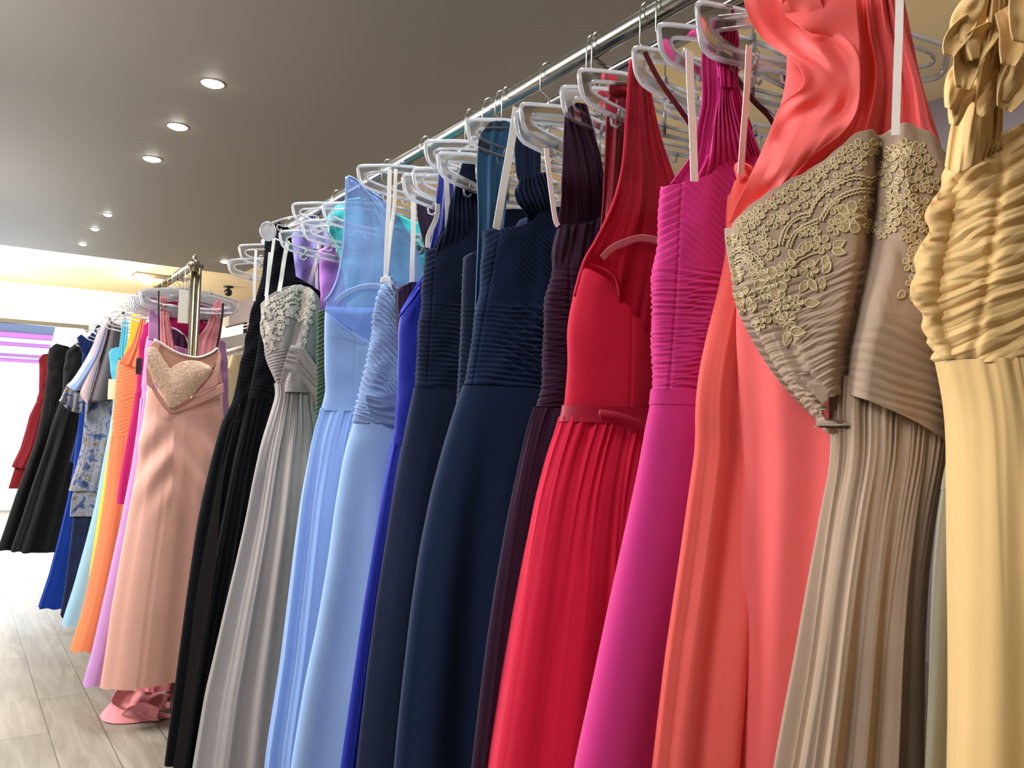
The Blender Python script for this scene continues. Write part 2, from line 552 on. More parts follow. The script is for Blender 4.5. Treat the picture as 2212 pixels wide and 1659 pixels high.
def mat_floor():
    m, nt, b = mat_base('laminate')
    tc = nt.nodes.new('ShaderNodeTexCoord')
    mp = nt.nodes.new('ShaderNodeMapping'); mp.inputs['Rotation'].default_value = (0, 0, math.radians(90))
    nt.links.new(tc.outputs['Object'], mp.inputs['Vector'])
    br = nt.nodes.new('ShaderNodeTexBrick'); br.offset = 0.37
    br.inputs['Scale'].default_value = 1.0
    br.inputs['Brick Width'].default_value = 1.3; br.inputs['Row Height'].default_value = 0.195
    br.inputs['Mortar Size'].default_value = 0.0022; br.inputs['Mortar Smooth'].default_value = 0.3
    br.inputs['Color1'].default_value = lin('#9c9485'); br.inputs['Color2'].default_value = lin('#8c8474')
    br.inputs['Mortar'].default_value = lin('#5d5344')
    nt.links.new(mp.outputs[0], br.inputs['Vector'])
    mp2 = nt.nodes.new('ShaderNodeMapping'); mp2.inputs['Scale'].default_value = (9, 0.9, 1)
    nt.links.new(tc.outputs['Object'], mp2.inputs['Vector'])
    nz = nt.nodes.new('ShaderNodeTexNoise'); nz.inputs['Scale'].default_value = 2.2; nz.inputs['Detail'].default_value = 6; nz.inputs['Distortion'].default_value = 1.2
    nt.links.new(mp2.outputs[0], nz.inputs['Vector'])
    cr = nt.nodes.new('ShaderNodeValToRGB')
    cr.color_ramp.elements[0].position = 0.35; cr.color_ramp.elements[0].color = (0.62, 0.58, 0.50, 1)
    cr.color_ramp.elements[1].position = 0.65; cr.color_ramp.elements[1].color = (1.0, 0.99, 0.96, 1)
    nt.links.new(nz.outputs['Fac'], cr.inputs['Fac'])
    mx = nt.nodes.new('ShaderNodeMix'); mx.data_type = 'RGBA'; mx.blend_type = 'MULTIPLY'; mx.inputs['Factor'].default_value = 0.75
    nt.links.new(br.outputs['Color'], mx.inputs['A']); nt.links.new(cr.outputs['Color'], mx.inputs['B'])
    nt.links.new(mx.outputs['Result'], b.inputs['Base Color'])
    b.inputs['Roughness'].default_value = 0.42; b.inputs['Specular IOR Level'].default_value = 0.3
    bp = nt.nodes.new('ShaderNodeBump'); bp.inputs['Strength'].default_value = 0.25; bp.inputs['Distance'].default_value = 0.002; bp.invert = True
    nt.links.new(br.outputs['Fac'], bp.inputs['Height']); nt.links.new(bp.outputs['Normal'], b.inputs['Normal'])
    return m

def mat_paint(name, col, rough=0.85, var=0.04, scale=1.5):
    m, nt, b = mat_base(name)
    c = lin(col)
    tc = nt.nodes.new('ShaderNodeTexCoord')
    nz = nt.nodes.new('ShaderNodeTexNoise'); nz.inputs['Scale'].default_value = scale; nz.inputs['Detail'].default_value = 4
    nt.links.new(tc.outputs['Object'], nz.inputs['Vector'])
    mx = nt.nodes.new('ShaderNodeMix'); mx.data_type = 'RGBA'
    mx.inputs['A'].default_value = tuple(x * (1 - var) for x in c[:3]) + (1,); mx.inputs['B'].default_value = tuple(min(1, x * (1 + var)) for x in c[:3]) + (1,)
    nt.links.new(nz.outputs['Fac'], mx.inputs['Factor']); nt.links.new(mx.outputs['Result'], b.inputs['Base Color'])
    b.inputs['Roughness'].default_value = rough
    return m

m_grey = mat_paint('taupe_grey_paint', '#91897d', 0.6)
m_cream = mat_paint('cream_paint', '#efd9ae', 0.8)
m_mauve = mat_paint('mauve_paint', '#8d838b')
m_white = mat_paint('white_paint', '#f4f1ea')
m_wallcream = mat_paint('wall_cream', '#c9bfae')
m_chrome = plain('chrome', '#a9a79f', 0.2, 1.0)
m_brass = plain('aged_chrome', '#b3ab8e', 0.22, 1.0)
m_wire = plain('hook_wire', '#d5d3c8', 0.2, 1.0)
m_black = plain('black_plastic', '#0c0c0d', 0.45)
m_lamp = plain('lamp_glow', '#fff8ee', 0.4, 0, 40)
m_lampw = plain('warm_lamp_glow', '#ffe9b8', 0.4, 0, 14)

b = MB(); b.box(-4.6, 5.4, -3.1, 14.1, -0.08, 0.0); struct('floor', b.v, b.f, mat_floor())
b = MB(); b.box(-4.6, 5.4, -3.1, 14.1, ZC, ZC + 0.1); o = struct('ceiling', b.v, b.f, m_cream)
b = MB(); b.box(-4.55, EDGE_X, -3.05, EDGE_Y, ZG, ZC - 0.001); struct('trim_1', b.v, b.f, m_grey)
b = MB(); b.box(-4.7, -4.5, -3.1, 14.1, 0, ZC); struct('wall_left', b.v, b.f, m_wallcream)
b = MB(); b.box(-4.6, 5.4, -3.2, -3.0, 0, ZC); struct('wall_back', b.v, b.f, m_wallcream)
# right wall in three straight runs
b = MB()
for i in range(3):
    (x0, y0), (x1, y1) = WALLP[i], WALLP[i + 1]
    vs = [(x0, y0, 0), (x1, y1, 0), (x1 + .12, y1, 0), (x0 + .12, y0, 0)]; vs += [(x, y, ZC) for (x, y, z) in vs]
    b.add(vs, [(0, 1, 5, 4), (2, 3, 7, 6), (0, 3, 2, 1), (4, 5, 6, 7), (1, 2, 6, 5), (3, 0, 4, 7)])
struct('wall_right', b.v, b.f, m_mauve)
# far wall around the shop window
WX0, WX1, WZ1 = -3.6, 1.62, 2.76
b = MB()
b.box(-4.6, WX0, 14.0, 14.15, 0, ZC); b.box(WX1, 3.9, 14.0, 14.15, 0, ZC); b.box(WX0, WX1, 14.0, 14.15, WZ1, ZC)
struct('wall_far', b.v, b.f, m_white)
b = MB(); b.box(WX0, WX1, 13.97, 14.05, WZ1 - 0.05, WZ1 + 0.01)
b.box(WX0, WX0 + .05, 13.97, 14.05, 0, WZ1 - .05); b.box(WX1 - .05, WX1, 13.97, 14.05, 0, WZ1 - .05)
wf = struct('window_1', b.v, b.f, plain('window_frame_metal', '#57554f', 0.5, 0.3))
m_glass, nt, bb = mat_base('window_glass'); MATS['window_glass'] = m_glass
bb.inputs['Transmission Weight'].default_value = 1.0; bb.inputs['Roughness'].default_value = 0.0; bb.inputs['IOR'].default_value = 1.01
b = MB(); b.box(WX0 + .05, WX1 - .05, 14.045, 14.05, 0, WZ1 - .05)
struct('pane', b.v, b.f, m_glass, wf)
# striped awning blind outside the upper part of the window
aw = thing('striped_blind', 'white blind with pink and lilac bands across the top of the far shop window', 'blind', (-1, 14.3, 2.2))
m_bp = fabric('blind_pink', '#f9c4f4', 0.9, 0, trans=.9); m_bw = fabric('blind_white', '#fdfaff', 0.9, 0, trans=.9); m_bg = fabric('blind_grey', '#c3c9dc', 0.9, 0, trans=.8)
zz = 2.74
for (nm, h, mt) in (('grey_band', .13, m_bg), ('pink_band', .085, m_bp), ('white_band', .07, m_bw), ('pink_band', .05, m_bp), ('white_band', .12, m_bw), ('pink_band', .035, m_bp), ('white_band', .035, m_bw), ('pink_band', .05, m_bp)):
    q = MB(); q.box(WX0, WX1, 14.30, 14.31, zz - h, zz); q.build(nm, mt, aw, False); zz -= h
# ceiling seams of the cream part
q = MB(); q.box(3.0, 4.8, 1.955, 1.975, ZC - .004, ZC - .0005); o = struct('trim_2', q.v, q.f, plain('yellow_strip', '#ffe98a', 0.5))
q = MB(); q.box(3.53, 3.535, -2.9, 9.0, ZC - .003, ZC - .0005); o = struct('trim_3', q.v, q.f, plain('seam_dark', '#6b5c3c', 0.8))

# downlights
def downlight(x, y, zc, label, group, warm=False, r=0.042):
    r = r * 1.15
    t = thing('ceiling_downlight', label, 'ceiling light', (x, y, zc), group)
    q = MB(); q.lathe([(r, 0.0), (r + .006, 0.0), (r + .007, -.003), (r + .004, -.004), (r, -.003), (r - .001, 0.0)], (x, y, zc), 24)
    q.build('rim', plain('lamp_rim', '#cfc9bd', 0.4, 0.2), t)
    q = MB(); q.lathe([(0.0005, -.016), (r * .6, -.014), (r * .95, -.006), (r * .97, -.001)], (x, y, zc), 20)
    q.build('bulb', m_lampw if warm else m_lamp, t)
    return t
LBL = ['lit white downlight in the grey ceiling, nearest and highest of the row', 'lit downlight in the grey ceiling, second nearest of the row',
       'lit downlight in the grey ceiling, third nearest of the row', 'small downlight in the grey ceiling, fourth from the nearest',
       'small downlight in the grey ceiling, between the fourth and the one at the edge', 'lit downlight at the far edge of the grey ceiling']
for i, (u, v) in enumerate([(460, 180), (384, 273), (329, 343), (233, 463), (205, 494), (179, 527)]):
    p = at_z(u, v, ZG); downlight(p[0], p[1], ZG - .0005, LBL[i], 'downlights in a row above the racks', r=(.045 if i < 3 else .028))
p = at_z(485, 565, ZG); downlight(p[0], p[1], ZG - .0005, 'small downlight in the grey ceiling near its far right corner, left of the clear hangers', None, r=.036)
CL = ['glowing lamp on the cream ceiling above the far window, leftmost', 'large glowing lamp on the cream ceiling just past the grey edge',
      'glowing lamp on the cream ceiling left of the rail end', 'glowing lamp on the cream ceiling just over the far rail']
for i, (u, v) in enumerate([(47, 552), (180, 556), (277, 578), (317, 612)]):
    p = at_z(u, v, ZC - .12)
    t = thing('ceiling_lamp', CL[i], 'ceiling light', (p[0], p[1], ZC), 'lamps on the cream ceiling')
    rr = 0.075 if i == 1 else 0.06
    q = MB(); q.lathe([(.03, 0), (.05, -.01), (.05, -.03), (.03, -.035)], (p[0], p[1], ZC), 20); q.build('mount', m_white, t)
    q = MB(); q.lathe([(.0005, -2 * rr), (rr * .5, -1.87 * rr), (rr * .87, -1.5 * rr), (rr, -rr), (rr * .87, -.5 * rr), (rr * .5, -.13 * rr), (0.01, -.02)], (p[0], p[1], ZC - .03), 20)
    q.build('globe', m_lampw, t)
    l = bpy.data.lights.new('ceiling_lamp_light', 'POINT'); l.energy = 34 if i == 1 else 18; l.color = (1.0, 0.86, 0.6); l.shadow_soft_size = 0.1
    lo = bpy.data.objects.new('ceiling_lamp_light', l); COL.objects.link(lo); lo.location = (p[0], p[1] + .25, ZC - .16)
# security dome and vent
p = at_z(493, 626, ZC - .05)
t = thing('security_camera', 'small black dome camera hanging from the cream ceiling', 'camera', (p[0], p[1], ZC))
q = MB(); q.lathe([(.001, 0), (.07, 0), (.07, -.02), (.022, -.024), (.022, -.045)], (p[0], p[1], ZC), 20); q.build('mount', m_black, t)
q = MB(); q.lathe([(.022, -.04), (.05, -.055), (.06, -.09), (.045, -.13), (.001, -.145)], (p[0], p[1], ZC), 20); q.build('dome', plain('dome_black', '#191818', 0.15), t)
p = at_z(348, 597, ZC)
q = MB()
for k in range(5): q.box(p[0] - .32, p[0] + .32, p[1] - .14 + k * .06, p[1] - .10 + k * .06, ZC - .014, ZC - .001)
q.box(p[0] - .34, p[0] - .32, p[1] - .16, p[1] + .2, ZC - .016, ZC - .001); q.box(p[0] + .32, p[0] + .34, p[1] - .16, p[1] + .2, ZC - .016, ZC - .001)
tag(q.build('ceiling_vent', plain('vent_brown', '#5a4a38', 0.6), None, False), 'dark slatted vent in the cream ceiling above the far rail', 'vent')

# screen and stock on the right wall
def wall_hit(u, v, inset=0.0):
    (x0, y0), (x1, y1) = WALLP[1], WALLP[2]
    d = np.array([x1 - x0, y1 - y0]); d /= np.linalg.norm(d); n = np.array([-d[1], d[0]])
    if n[0] > 0: n = -n
    o = np.array([x0, y0]) + n * inset
    r = ray(u, v); t = (o - CAM[:2]).dot(n) / r[:2].dot(n); return CAM + r * t, n
(pa, nrm), (pb, _) = wall_hit(478, 712, .03), wall_hit(530, 701, .03)
zt = (pa[2] + pb[2]) / 2; zb = wall_hit(505, 728)[0][2]
t = thing('wall_screen', 'bright wall screen in a thin black frame above the cream gowns', 'screen', (pa + pb) / 2)
dd = (pb - pa)[:2]; Ls = np.linalg.norm(dd); dd /= Ls
def wallbox(name, mat, parent, s0, s1, z0, z1, n0, n1, base=pa):
    q = MB(); vs = []
    for z in (z0, z1):
        for n_ in (n0, n1):
            for s in (s0, s1):
                xy = base[:2] + dd * s + nrm * n_; vs.append((xy[0], xy[1], z))
    q.add(vs, [(0, 2, 3, 1), (4, 5, 7, 6), (0, 1, 5, 4), (2, 6, 7, 3), (0, 4, 6, 2), (1, 3, 7, 5)])
    return q.build(name, mat, parent, False)
wallbox('frame', m_black, t, 0, Ls, zb - .03, zt + .03, -.02, .02)
wallbox('screen_panel', plain('screen_white', '#fff6f6', 0.4, 0, 1.6), t, .04, Ls - .04, zb, zt, .02, .026)
for k in range(3): wallbox('picture_band', plain('screen_pink', '#f2a7a7', 0.4, 0, .8), t, .1 + .2 * k, .9 + .3 * k, zb + .03 + .05 * k, zb + .045 + .05 * k, .026, .028)
z2 = wall_hit(505, 733)[0][2]; z3 = wall_hit(505, 756)[0][2]
o = wallbox('shelf_panel', plain('charcoal_board', '#5b5a60', 0.5), None, -1.0, Ls + 2.0, z3, z2, .0, .18)
tag(o, 'charcoal display shelf under the bright wall screen', 'shelf')

# ------------------------------------------------------------------ racks
RX, RZ = 1.10, 2.085
def rack(name, label, x, z, y0, y1, posts, second=0.0, finial=False, mat=None, rad=.0165):
    mat = mat or m_chrome
    t = thing(name, label, 'clothes rack', (x, (y0 + y1) / 2, 0))
    q = MB(); q.tube([(x, y0, z), (x, y1, z)], rad, 20); q.build('rail', mat, t)
    if second:
        q = MB(); q.tube([(x + second, y0, z - .03), (x + second, y1, z - .03)], .0125, 16); q.build('rail', mat, t)
        for k in range(5):
            q = MB(); yy = y0 + (y1 - y0) * (k + .5) / 5; q.tube([(x + second, yy, z - .03), (x, yy, z - .014)], .005, 8)
            q.build('bracket', mat, t)
    for (dx, py) in posts:
        q = MB(); q.tube([(x + dx, py, 0.035), (x + dx, py, z)], .0125, 16); q.build('post', mat, t)
        q = MB(); q.box(x + dx - .17, x + dx + .24, py - .02, py + .02, 0.0, 0.035); q.build('foot', mat, t, False)
    if finial:
        py = posts[0][1]
        q = MB(); q.lathe([(.001, .052), (.008, .045), (.009, .035), (.004, .025), (.022, .018), (.025, .008), (.022, 0), (.022, -.03), (.001, -.03)], (x, py, z), 18); q.build('finial', mat, t)
        q = MB(); q.tube([(x - .03, py, z), (x + .04, py, z - .002)], .008, 10); q.build('end_bolt', mat, t)
    return t
rack('garment_rack', 'long chrome garment rack carrying the near row of gowns', RX, RZ, -0.9, 3.62, [(0.0, 3.6), (0.0, -0.85)], second=0.055, rad=.020)
bp0 = at_y(421, 572, 3.86)
BX, BZ = bp0[0], bp0[2]
rack('garment_rack', 'shorter brass toned garment rack carrying the far row of gowns', BX, BZ, 3.86, 8.0, [(0.0, 3.87), (0.028, 3.90), (0.1, 7.3)], finial=True, mat=m_brass)

# ------------------------------------------------------------------ hangers
m_clear = acrylic()
m_web = acrylic('clear_plastic_web', milk=0.05)
def hanger_shape(q_body, q_hook, hl, rr, T, detail=1, style=0, q_web=None):
    """T maps (x, y, z) local -> world; x across, z up, origin on top of the rail"""
    w = lambda P: [T(*p) for p in P]
    seg = 8 if detail else 5
    # wire hook
    hk = [(0.0, 0, -hl)] + [(0.0, 0, -hl * .55), (-rr - .003, 0, -max(hl * .45, rr * 1.6)), (-rr - .004, 0, -rr * 1.2)]
    arc = [(-(rr + .003) * math.cos(a), 0, -rr + (rr + .003) * math.sin(a)) for a in np.linspace(0, math.radians(200), 10)]
    q_hook.tube(w(hk + arc), .0017, 6)
    for sx in (-1, 1):
        A = lambda P: w([(sx * x, y, z - hl) for (x, y, z) in P])
        if style == 0:
            outer = resample([(0, 0, 0), (.05, 0, -.002), (.12, 0, -.011), (.185, 0, -.024), (.205, 0, -.029), (.211, 0, -.035), (.205, 0, -.066), (.198, 0, -.078), (.186, 0, -.086), (.165, 0, -.090), (.12, 0, -.096), (0, 0, -.102)], 60)
            q_body.tube(A(outer), .0044, seg)
            inner = resample([(.02, 0, -.022), (.08, 0, -.024), (.14, 0, -.034), (.175, 0, -.042), (.185, 0, -.047), (.186, 0, -.055), (.181, 0, -.063), (.155, 0, -.070), (.10, 0, -.079), (.0, 0, -.084)], 44)
            q_body.tube(A(inner), .0036, seg)
            if detail:
                # thin web between the rims and small studs
                o2 = resample(outer, 30); i2 = resample(inner, 30)
                vs = []
                for k in range(30):
                    vs += [(o2[k][0], -.0008, o2[k][2]), (i2[k][0], -.0008, i2[k][2]), (o2[k][0], .0008, o2[k][2]), (i2[k][0], .0008, i2[k][2])]
                fs = []
                for k in range(29):
                    a = 4 * k; c = a + 4
                    fs += [(a, a + 1, c + 1, c), (a + 2, c + 2, c + 3, a + 3)]
                (q_web if q_web is not None else q_body).add(A(vs), fs)
                q_body.tube(A([(.115, 0, -.077), (.118, 0, -.097)]), .004, seg)
                q_body.tube(A([(.135, 0, -.095), (.132, 0, -.112), (.12, 0, -.114), (.112, 0, -.106)]), .0026, seg)
                q_body.tube(A([(.075, 0, -.099), (.073, 0, -.114), (.064, 0, -.117), (.058, 0, -.109)]), .0026, seg)
                q_body.tube(A([(.09, 0, -.007), (.085, 0, .006), (.075, 0, .008)]), .0026, seg)
        else:
            outer = spline([(0, 0, 0), (.05, 0, -.006), (.12, 0, -.03), (.165, 0, -.052), (.185, 0, -.066)], 16)
            q_body.tube(A(outer), .0032, seg)
            pad = [(.185 + .028 * math.cos(a) , 0, -.09 + .034 * math.sin(a)) for a in np.linspace(0, 2 * math.pi, 18, endpoint=False)]
            q_body.tube(A(pad), .0032, seg, closed=True)
            q_body.add(A([(x * .98 + .0037, -.001, z) for (x, y, z) in pad]), [tuple(range(18))])
            cur = spline([(.04, 0, -.03), (.09, 0, -.052), (.125, 0, -.062), (.148, 0, -.058), (.152, 0, -.072), (.142, 0, -.080), (.134, 0, -.073)], 24)
            q_body.tube(A(cur), .0022, seg)
            q_body.tube(A([(.165, 0, -.11), (.11, 0, -.125), (0, 0, -.13)]), .003, seg)
            q_body.tube(A([(.06, 0, -.01), (.09, 0, -.05)]), .002, seg)
    q_body.tube(w([(0, 0, -hl + .012), (0, 0, -hl - .03)]), .006, seg)
    q_body.tube(w([(0, 0, -hl - .02), (0, 0, -hl - .10)]), .0036, seg)

def hanger(label, hook, yaw=0.0, hl=0.07, roll=0.0, group=None, detail=1, style=0, rr=.0165, scale=1.0):
    """hook: point on top of the rail"""
    t = thing('clothes_hanger', label, 'hanger', hook, group)
    a = math.radians(yaw); d = np.array([math.cos(a), -math.sin(a), 0]); n = np.array([math.sin(a), math.cos(a), 0])
    cr, sr = math.cos(math.radians(roll)), math.sin(math.radians(roll))
    hk = np.array(hook, float)
    def T(x, y, z):
        x, y, z = x * scale, y, z
        x2 = x * cr - z * sr * (1 if z < -0.03 else 0) if roll else x
        z2 = x * sr + z * cr if roll else z
        return hk + d * x2 + n * y + np.array([0, 0, 1.0]) * z2
    qb, qh, qw = MB(), MB(), MB()
    hanger_shape(qb, qh, hl, rr, T, detail, style, qw)
    bd = qb.build('body', m_clear, t); qh.build('hook', m_wire, t)
    if qw.v: qw.build('web', m_web, bd)
    return t

def hanger_px(label, u, v, yaw=0.0, group='clear plastic hangers on the near rack', style=0, hlmax=0.19, roll=0.0, xr=RX, zr=RZ, rr=.022, detail=1, scale=1.0):
    xt = xr - 0.208 * scale * math.cos(math.radians(yaw))
    p = at_x(u, v, xt)
    a = math.radians(yaw)
    hy = p[1] - 0.208 * scale * math.sin(a)
    ztop_ = zr + rr + .003
    hl = ztop_ - (.066 if style else .029) - p[2]
    hl2 = min(max(hl, .045), hlmax)
    if DEBUG: print('HANGER', label[:40], 'y %.2f hl %.3f' % (hy, hl))
    return hanger(label, (xr, hy, ztop_ if hl2 == hl else ztop_), yaw, hl2, roll, group, detail, style, rr, scale)
DEBUG = False
HG = [((1011, 258), 4, 'clear hanger with a long white ribbon, holding the teal and navy gown'), ((1127, 224), -3, 'clear hanger right of the teal gown strap, left of the plum gown'),
      ((1214, 248), 2, 'clear hanger holding the plum gown'), ((1253, 150), 0, 'clear hanger behind the red satin strap'), ((1370, 168), -4, 'clear hanger holding the sheer red gown'),
      ((1425, 52), 3, 'clear hanger holding the magenta gown'), ((1508, 4), -2, 'clear hanger at the left of the coral ruffle, cut by the top edge'),
      ((920, 305), 5, 'clear hanger over the navy gown, nearer the royal blue strap'), ((948, 330), -6, 'clear hanger just in front of the royal blue strap'),
      ((775, 358), 3, 'clear hanger above the pale blue sheer neckline'), ((872, 388), -5, 'clear hanger over the dark aubergine strap'), ((893, 415), 4, 'lower clear hanger over the dark aubergine strap'),
      ((634, 440), 2, 'clear hanger above the lilac gown, with square shoulders'), ((518, 530), -4, 'clear hanger holding the black gowns, upper of two'),
      ((494, 562), 3, 'clear hanger at the very end of the near rack'), ((606, 500), -2, 'clear hanger above the grey lace gown'), ((655, 478), 5, 'clear hanger holding the lilac gown'),
      ((1113, 352), -3, 'lower clear hanger crossing the navy gown strap'), ((700, 440), 3, 'clear hanger holding the turquoise gown')]
for (uv, yw, lb) in HG:
    hanger_px(lb, uv[0], uv[1], yw)
hanger_px('clear hanger with scrolled arms and rounded padded tips', 566, 478, 0, style=1)
hanger('clear hanger whose far end shows between the coral and cream gowns', (RX, 0.78, RZ + .0255), 25, .19, rr=.022)
hanger('clear hanger above the taupe lace gown, behind the cream petals', (RX, 0.60, RZ + .0255), 8, .12, rr=.022)

# ------------------------------------------------------------------ gowns
HEMZ = 0.045
def gown(label, pl, u, v, group, cat='dress', name='evening_gown'):
    p = pl.pw(u, v)
    return thing(name, label, cat, (p[0] + pl.d[0] * .2, p[1] + pl.d[1] * .2, 0.0), group)
GN = 'gowns on the near rack'
GF = 'gowns on the far rack'
def zpx(pl, u, v): return float(pl.sz(u, v)[1])
def SZ(pl, u, v): return pl.sz(u, v)
ribbon_w = fabric('white_satin_tape', '#f3efe6', 0.45, 0.1, 0.05, spec=0.5)

# ---- champagne gown, nearest
def g_champagne():
    pl = Plane(2015, 480, X=0.90, yaw=38)
    t = gown('pale champagne gown with ruched bodice and petal straps, nearest at the right edge', pl, 2030, 700, GN)
    fb = fabric('champagne_chiffon', '#deb97c', 0.8, 0.3)
    L = [(2075, 300), (2045, 345), (2035, 380), (2042, 450), (2026, 520), (2012, 600), (2008, 660), (2022, 740), (2034, 790), (2052, 880), (2056, 950), (2052, 1100), (2044, 1350), (2030, 1659), (2015, 2400)]
    R = [(2320, 240), (2330, 480), (2345, 790), (2360, 1000), (2480, 1600), (2520, 2400)]
    zw = zpx(pl, 2034, 782)
    b = Body(pl, L, R, b=((HEMZ, .10), (zw - .3, .075), (zw, .06), (zw + .2, .06), (2, .04)), e=2.2)
    top = [(2020, 420), (2048, 372), (2075, 352), (2110, 325), (2150, 306), (2200, 298), (2260, 310), (2330, 330)]
    s0 = SZ(pl, 2100, 600)[0]
    b.build('bodice', fb, t, zw - .004, top, n=360, m=320, topdrop=.03,
            disp=[pleats(.0075, .0215, -0.38, .012, 3, curve=-1.1, sc=s0, lw=.045, sh=.5), pleats(.003, .011, -0.5, .010, 8, lw=.03, sh=.5), lump(.004, .06, 4),
                  seam(lambda z: np.interp(z, [zpx(pl, 2075, 780), zpx(pl, 2100, 400)], [SZ(pl, 2062, 780)[0], SZ(pl, 2112, 400)[0]]), .004, .005)], front=.8)
    b.build('skirt', fb, t, HEMZ, zw, n=320, m=220, lip=False, disp=[folds(.028, .11, .0035, .04, zw, .5, 11, .003, .02, .08, tw=.8)], hem=.01)
    # gathered frill running down the side seam
    rows = []
    for i in range(15):
        f = i / 14; v = 350 + f * 425
        c = np.interp(v, [350, 420, 520, 600, 660, 740, 775], [2052, 2040, 2022, 2000, 2000, 2022, 2038])
        w = [0, 12, 10, 26, 34, 18, 30, 36, 24, 34, 30, 14, 24, 12, 2][i]
        rows.append([(c - w, v - 4), (c - w * .4, v + 2), (c + 22, v), (c + 45, v + 4)])
    sheet('side_frill', fb, t, pl, rows, off=.012, n=50, m=220, thick=.0015, disp=lambda j, i: (.010 * vn(i * 17, j * 1.4, 5) + .006 * vn(i * 40, j * 2, 6)) * (1 - j) + .012 * np.sin(j * 3.1))
    # strap and folded petals
    sheet('strap', fb, t, pl, [[(2110, -60), (2150, -70), (2200, -60)], [(2098, 60), (2140, 60), (2190, 70)], [(2075, 180), (2120, 190), (2170, 190)], [(2052, 280), (2100, 300), (2165, 290)], [(2040, 360), (2075, 372), (2150, 330)]],
          off=.05, n=70, m=90, disp=lambda j, i: .010 * vn(j * 7, i * 2, 3) + .004 * vn(j * 18, i * 3, 9), bulge=.015)
    pet = [((2130, -20), (2085, 60), (2100, 130), 36), ((2150, 60), (2098, 110), (2080, 190), 30), ((2120, 130), (2075, 160), (2052, 235), 26), ((2165, 20), (2190, 70), (2178, 140), 30),
           ((2180, 100), (2190, 150), (2165, 215), 30), ((2205, -30), (2215, 30), (2205, 90), 34), ((2140, 150), (2140, 190), (2120, 250), 24), ((2100, 40), (2060, 90), (2050, 120), 22),
           ((2120, 190), (2075, 215), (2060, 270), 22), ((2212, 120), (2200, 170), (2170, 235), 34)]
    for k, (a, c, d, w) in enumerate(pet):
        ctr = spline([a, c, d], 7); rows = []
        for i in range(7):
            f = i / 6; tg = ctr[min(i + 1, 6)] - ctr[max(i - 1, 0)]; tg = tg / np.linalg.norm(tg); nrm2 = np.array([-tg[1], tg[0]])
            ww = w * (0.25 + math.sin(math.pi * (0.12 + 0.8 * f)) ** .8) * .8
            rows.append([tuple(ctr[i] - nrm2 * ww), tuple(ctr[i]), tuple(ctr[i] + nrm2 * ww)])
        sheet('petal', fb, t, pl, rows, offs=[.065, .075 + .004 * (k % 3), .10], n=26, m=30, thick=.0012, disp=lambda j, i, k=k: .012 * (2 * j - 1) ** 2 * (1 if k % 2 else -1) + .004 * vn(j * 4, i * 4, k))
    return t

# ---- taupe lace gown
def lace(t, targets, polys, mat, mat_fill, name='lace_trim', lift=.0016, rad=.00105):
    """cords raised on the cloth: polylines traced on the photograph are dropped on the gown's surface"""
    trees = []
    for o in targets:
        me = o.data
        n = len(me.vertices); co = np.zeros(n * 3); me.vertices.foreach_get('co', co)
        # objects are built in world coordinates relative to their parent inverse
        fs = [tuple(p.vertices) for p in me.polygons]
        trees.append(BVHTree.FromPolygons([tuple(x) for x in co.reshape(-1, 3)], fs))
    def hit(u, v):
        r = Vector(ray(u, v)).normalized(); best = None
        for tr in trees:
            h = tr.ray_cast(Vector(CAM), r)
            if h[0] is not None and (best is None or h[3] < best[3]): best = h
        if best is None: return None
        n = best[1] if best[1].dot(r) < 0 else -best[1]
        return np.array(best[0]) - np.array(r) * lift + np.array(n) * .0004
    qc, qf = MB(), MB()
    for (pts, closed, fill, rs) in polys:
        P = [hit(u, v) for (u, v) in pts]
        if any(p is None for p in P): continue
        dmax = max(np.linalg.norm(P[i + 1] - P[i]) for i in range(len(P) - 1))
        if dmax > .03: continue
        qc.tube(P, rad * rs, 5, closed=closed, caps=not closed)
        if fill:
            c = sum(P) / len(P)
            vs = [c] + [p * .94 + c * .06 for p in P]
            k = len(P)
            qf.add(vs, [(0, i + 1, (i + 1) % k + 1) for i in range(k)])
    a = qc.build(name, mat, targets[0])
    if qf.v: qf.build('lace_motif', mat_fill, targets[0])
    return a

def petal_poly(cx, cy, ang, L, w, n=14):
    out = []
    for k in range(n):
        a = 2 * math.pi * k / n
        x = L * (.5 + .5 * math.cos(a)); y = w * math.sin(a) * (0.75 + .35 * math.cos(a))
        out.append((cx + x * math.cos(ang) - y * math.sin(ang), cy + x * math.sin(ang) + y * math.cos(ang)))
    return out
def leaf_poly(cx, cy, ang, L, w, n=14):
    out = []
    for k in range(n):
        f = k / n
        x = L * (f * 2 if f < .5 else 2 - f * 2); y = w * math.sin(math.pi * (x / L) ** .8) * (1 if f < .5 else -1)
        out.append((cx + x * math.cos(ang) - y * math.sin(ang), cy + x * math.sin(ang) + y * math.cos(ang)))
    return out
def flower(cx, cy, r, n=5, a0=0.0, sq=1.0):
    P = []
    for k in range(n):
        a = a0 + 2 * math.pi * k / n
        pp = petal_poly(cx + r * .22 * math.cos(a), cy + r * .22 * math.sin(a), a, r * .8, r * .36)
        P.append(([(x, cy + (y - cy) * sq) for (x, y) in pp], True, True, 1.0))
    return P
def cord(pts, n=24, rs=1.0, wav=0.0):
    p = spline(pts, n)
    if wav:
        tg = np.gradient(p, axis=0); tg /= np.linalg.norm(tg, axis=1, keepdims=True)
        p = p + np.stack([-tg[:, 1], tg[:, 0]], 1) * (np.sin(np.arange(n) * 1.9) * wav)[:, None]
    return ([tuple(x) for x in p], False, False, rs)

def xf(polys, f):
    return [([f(*p) for p in pts], c, fl, rs) for (pts, c, fl, rs) in polys]

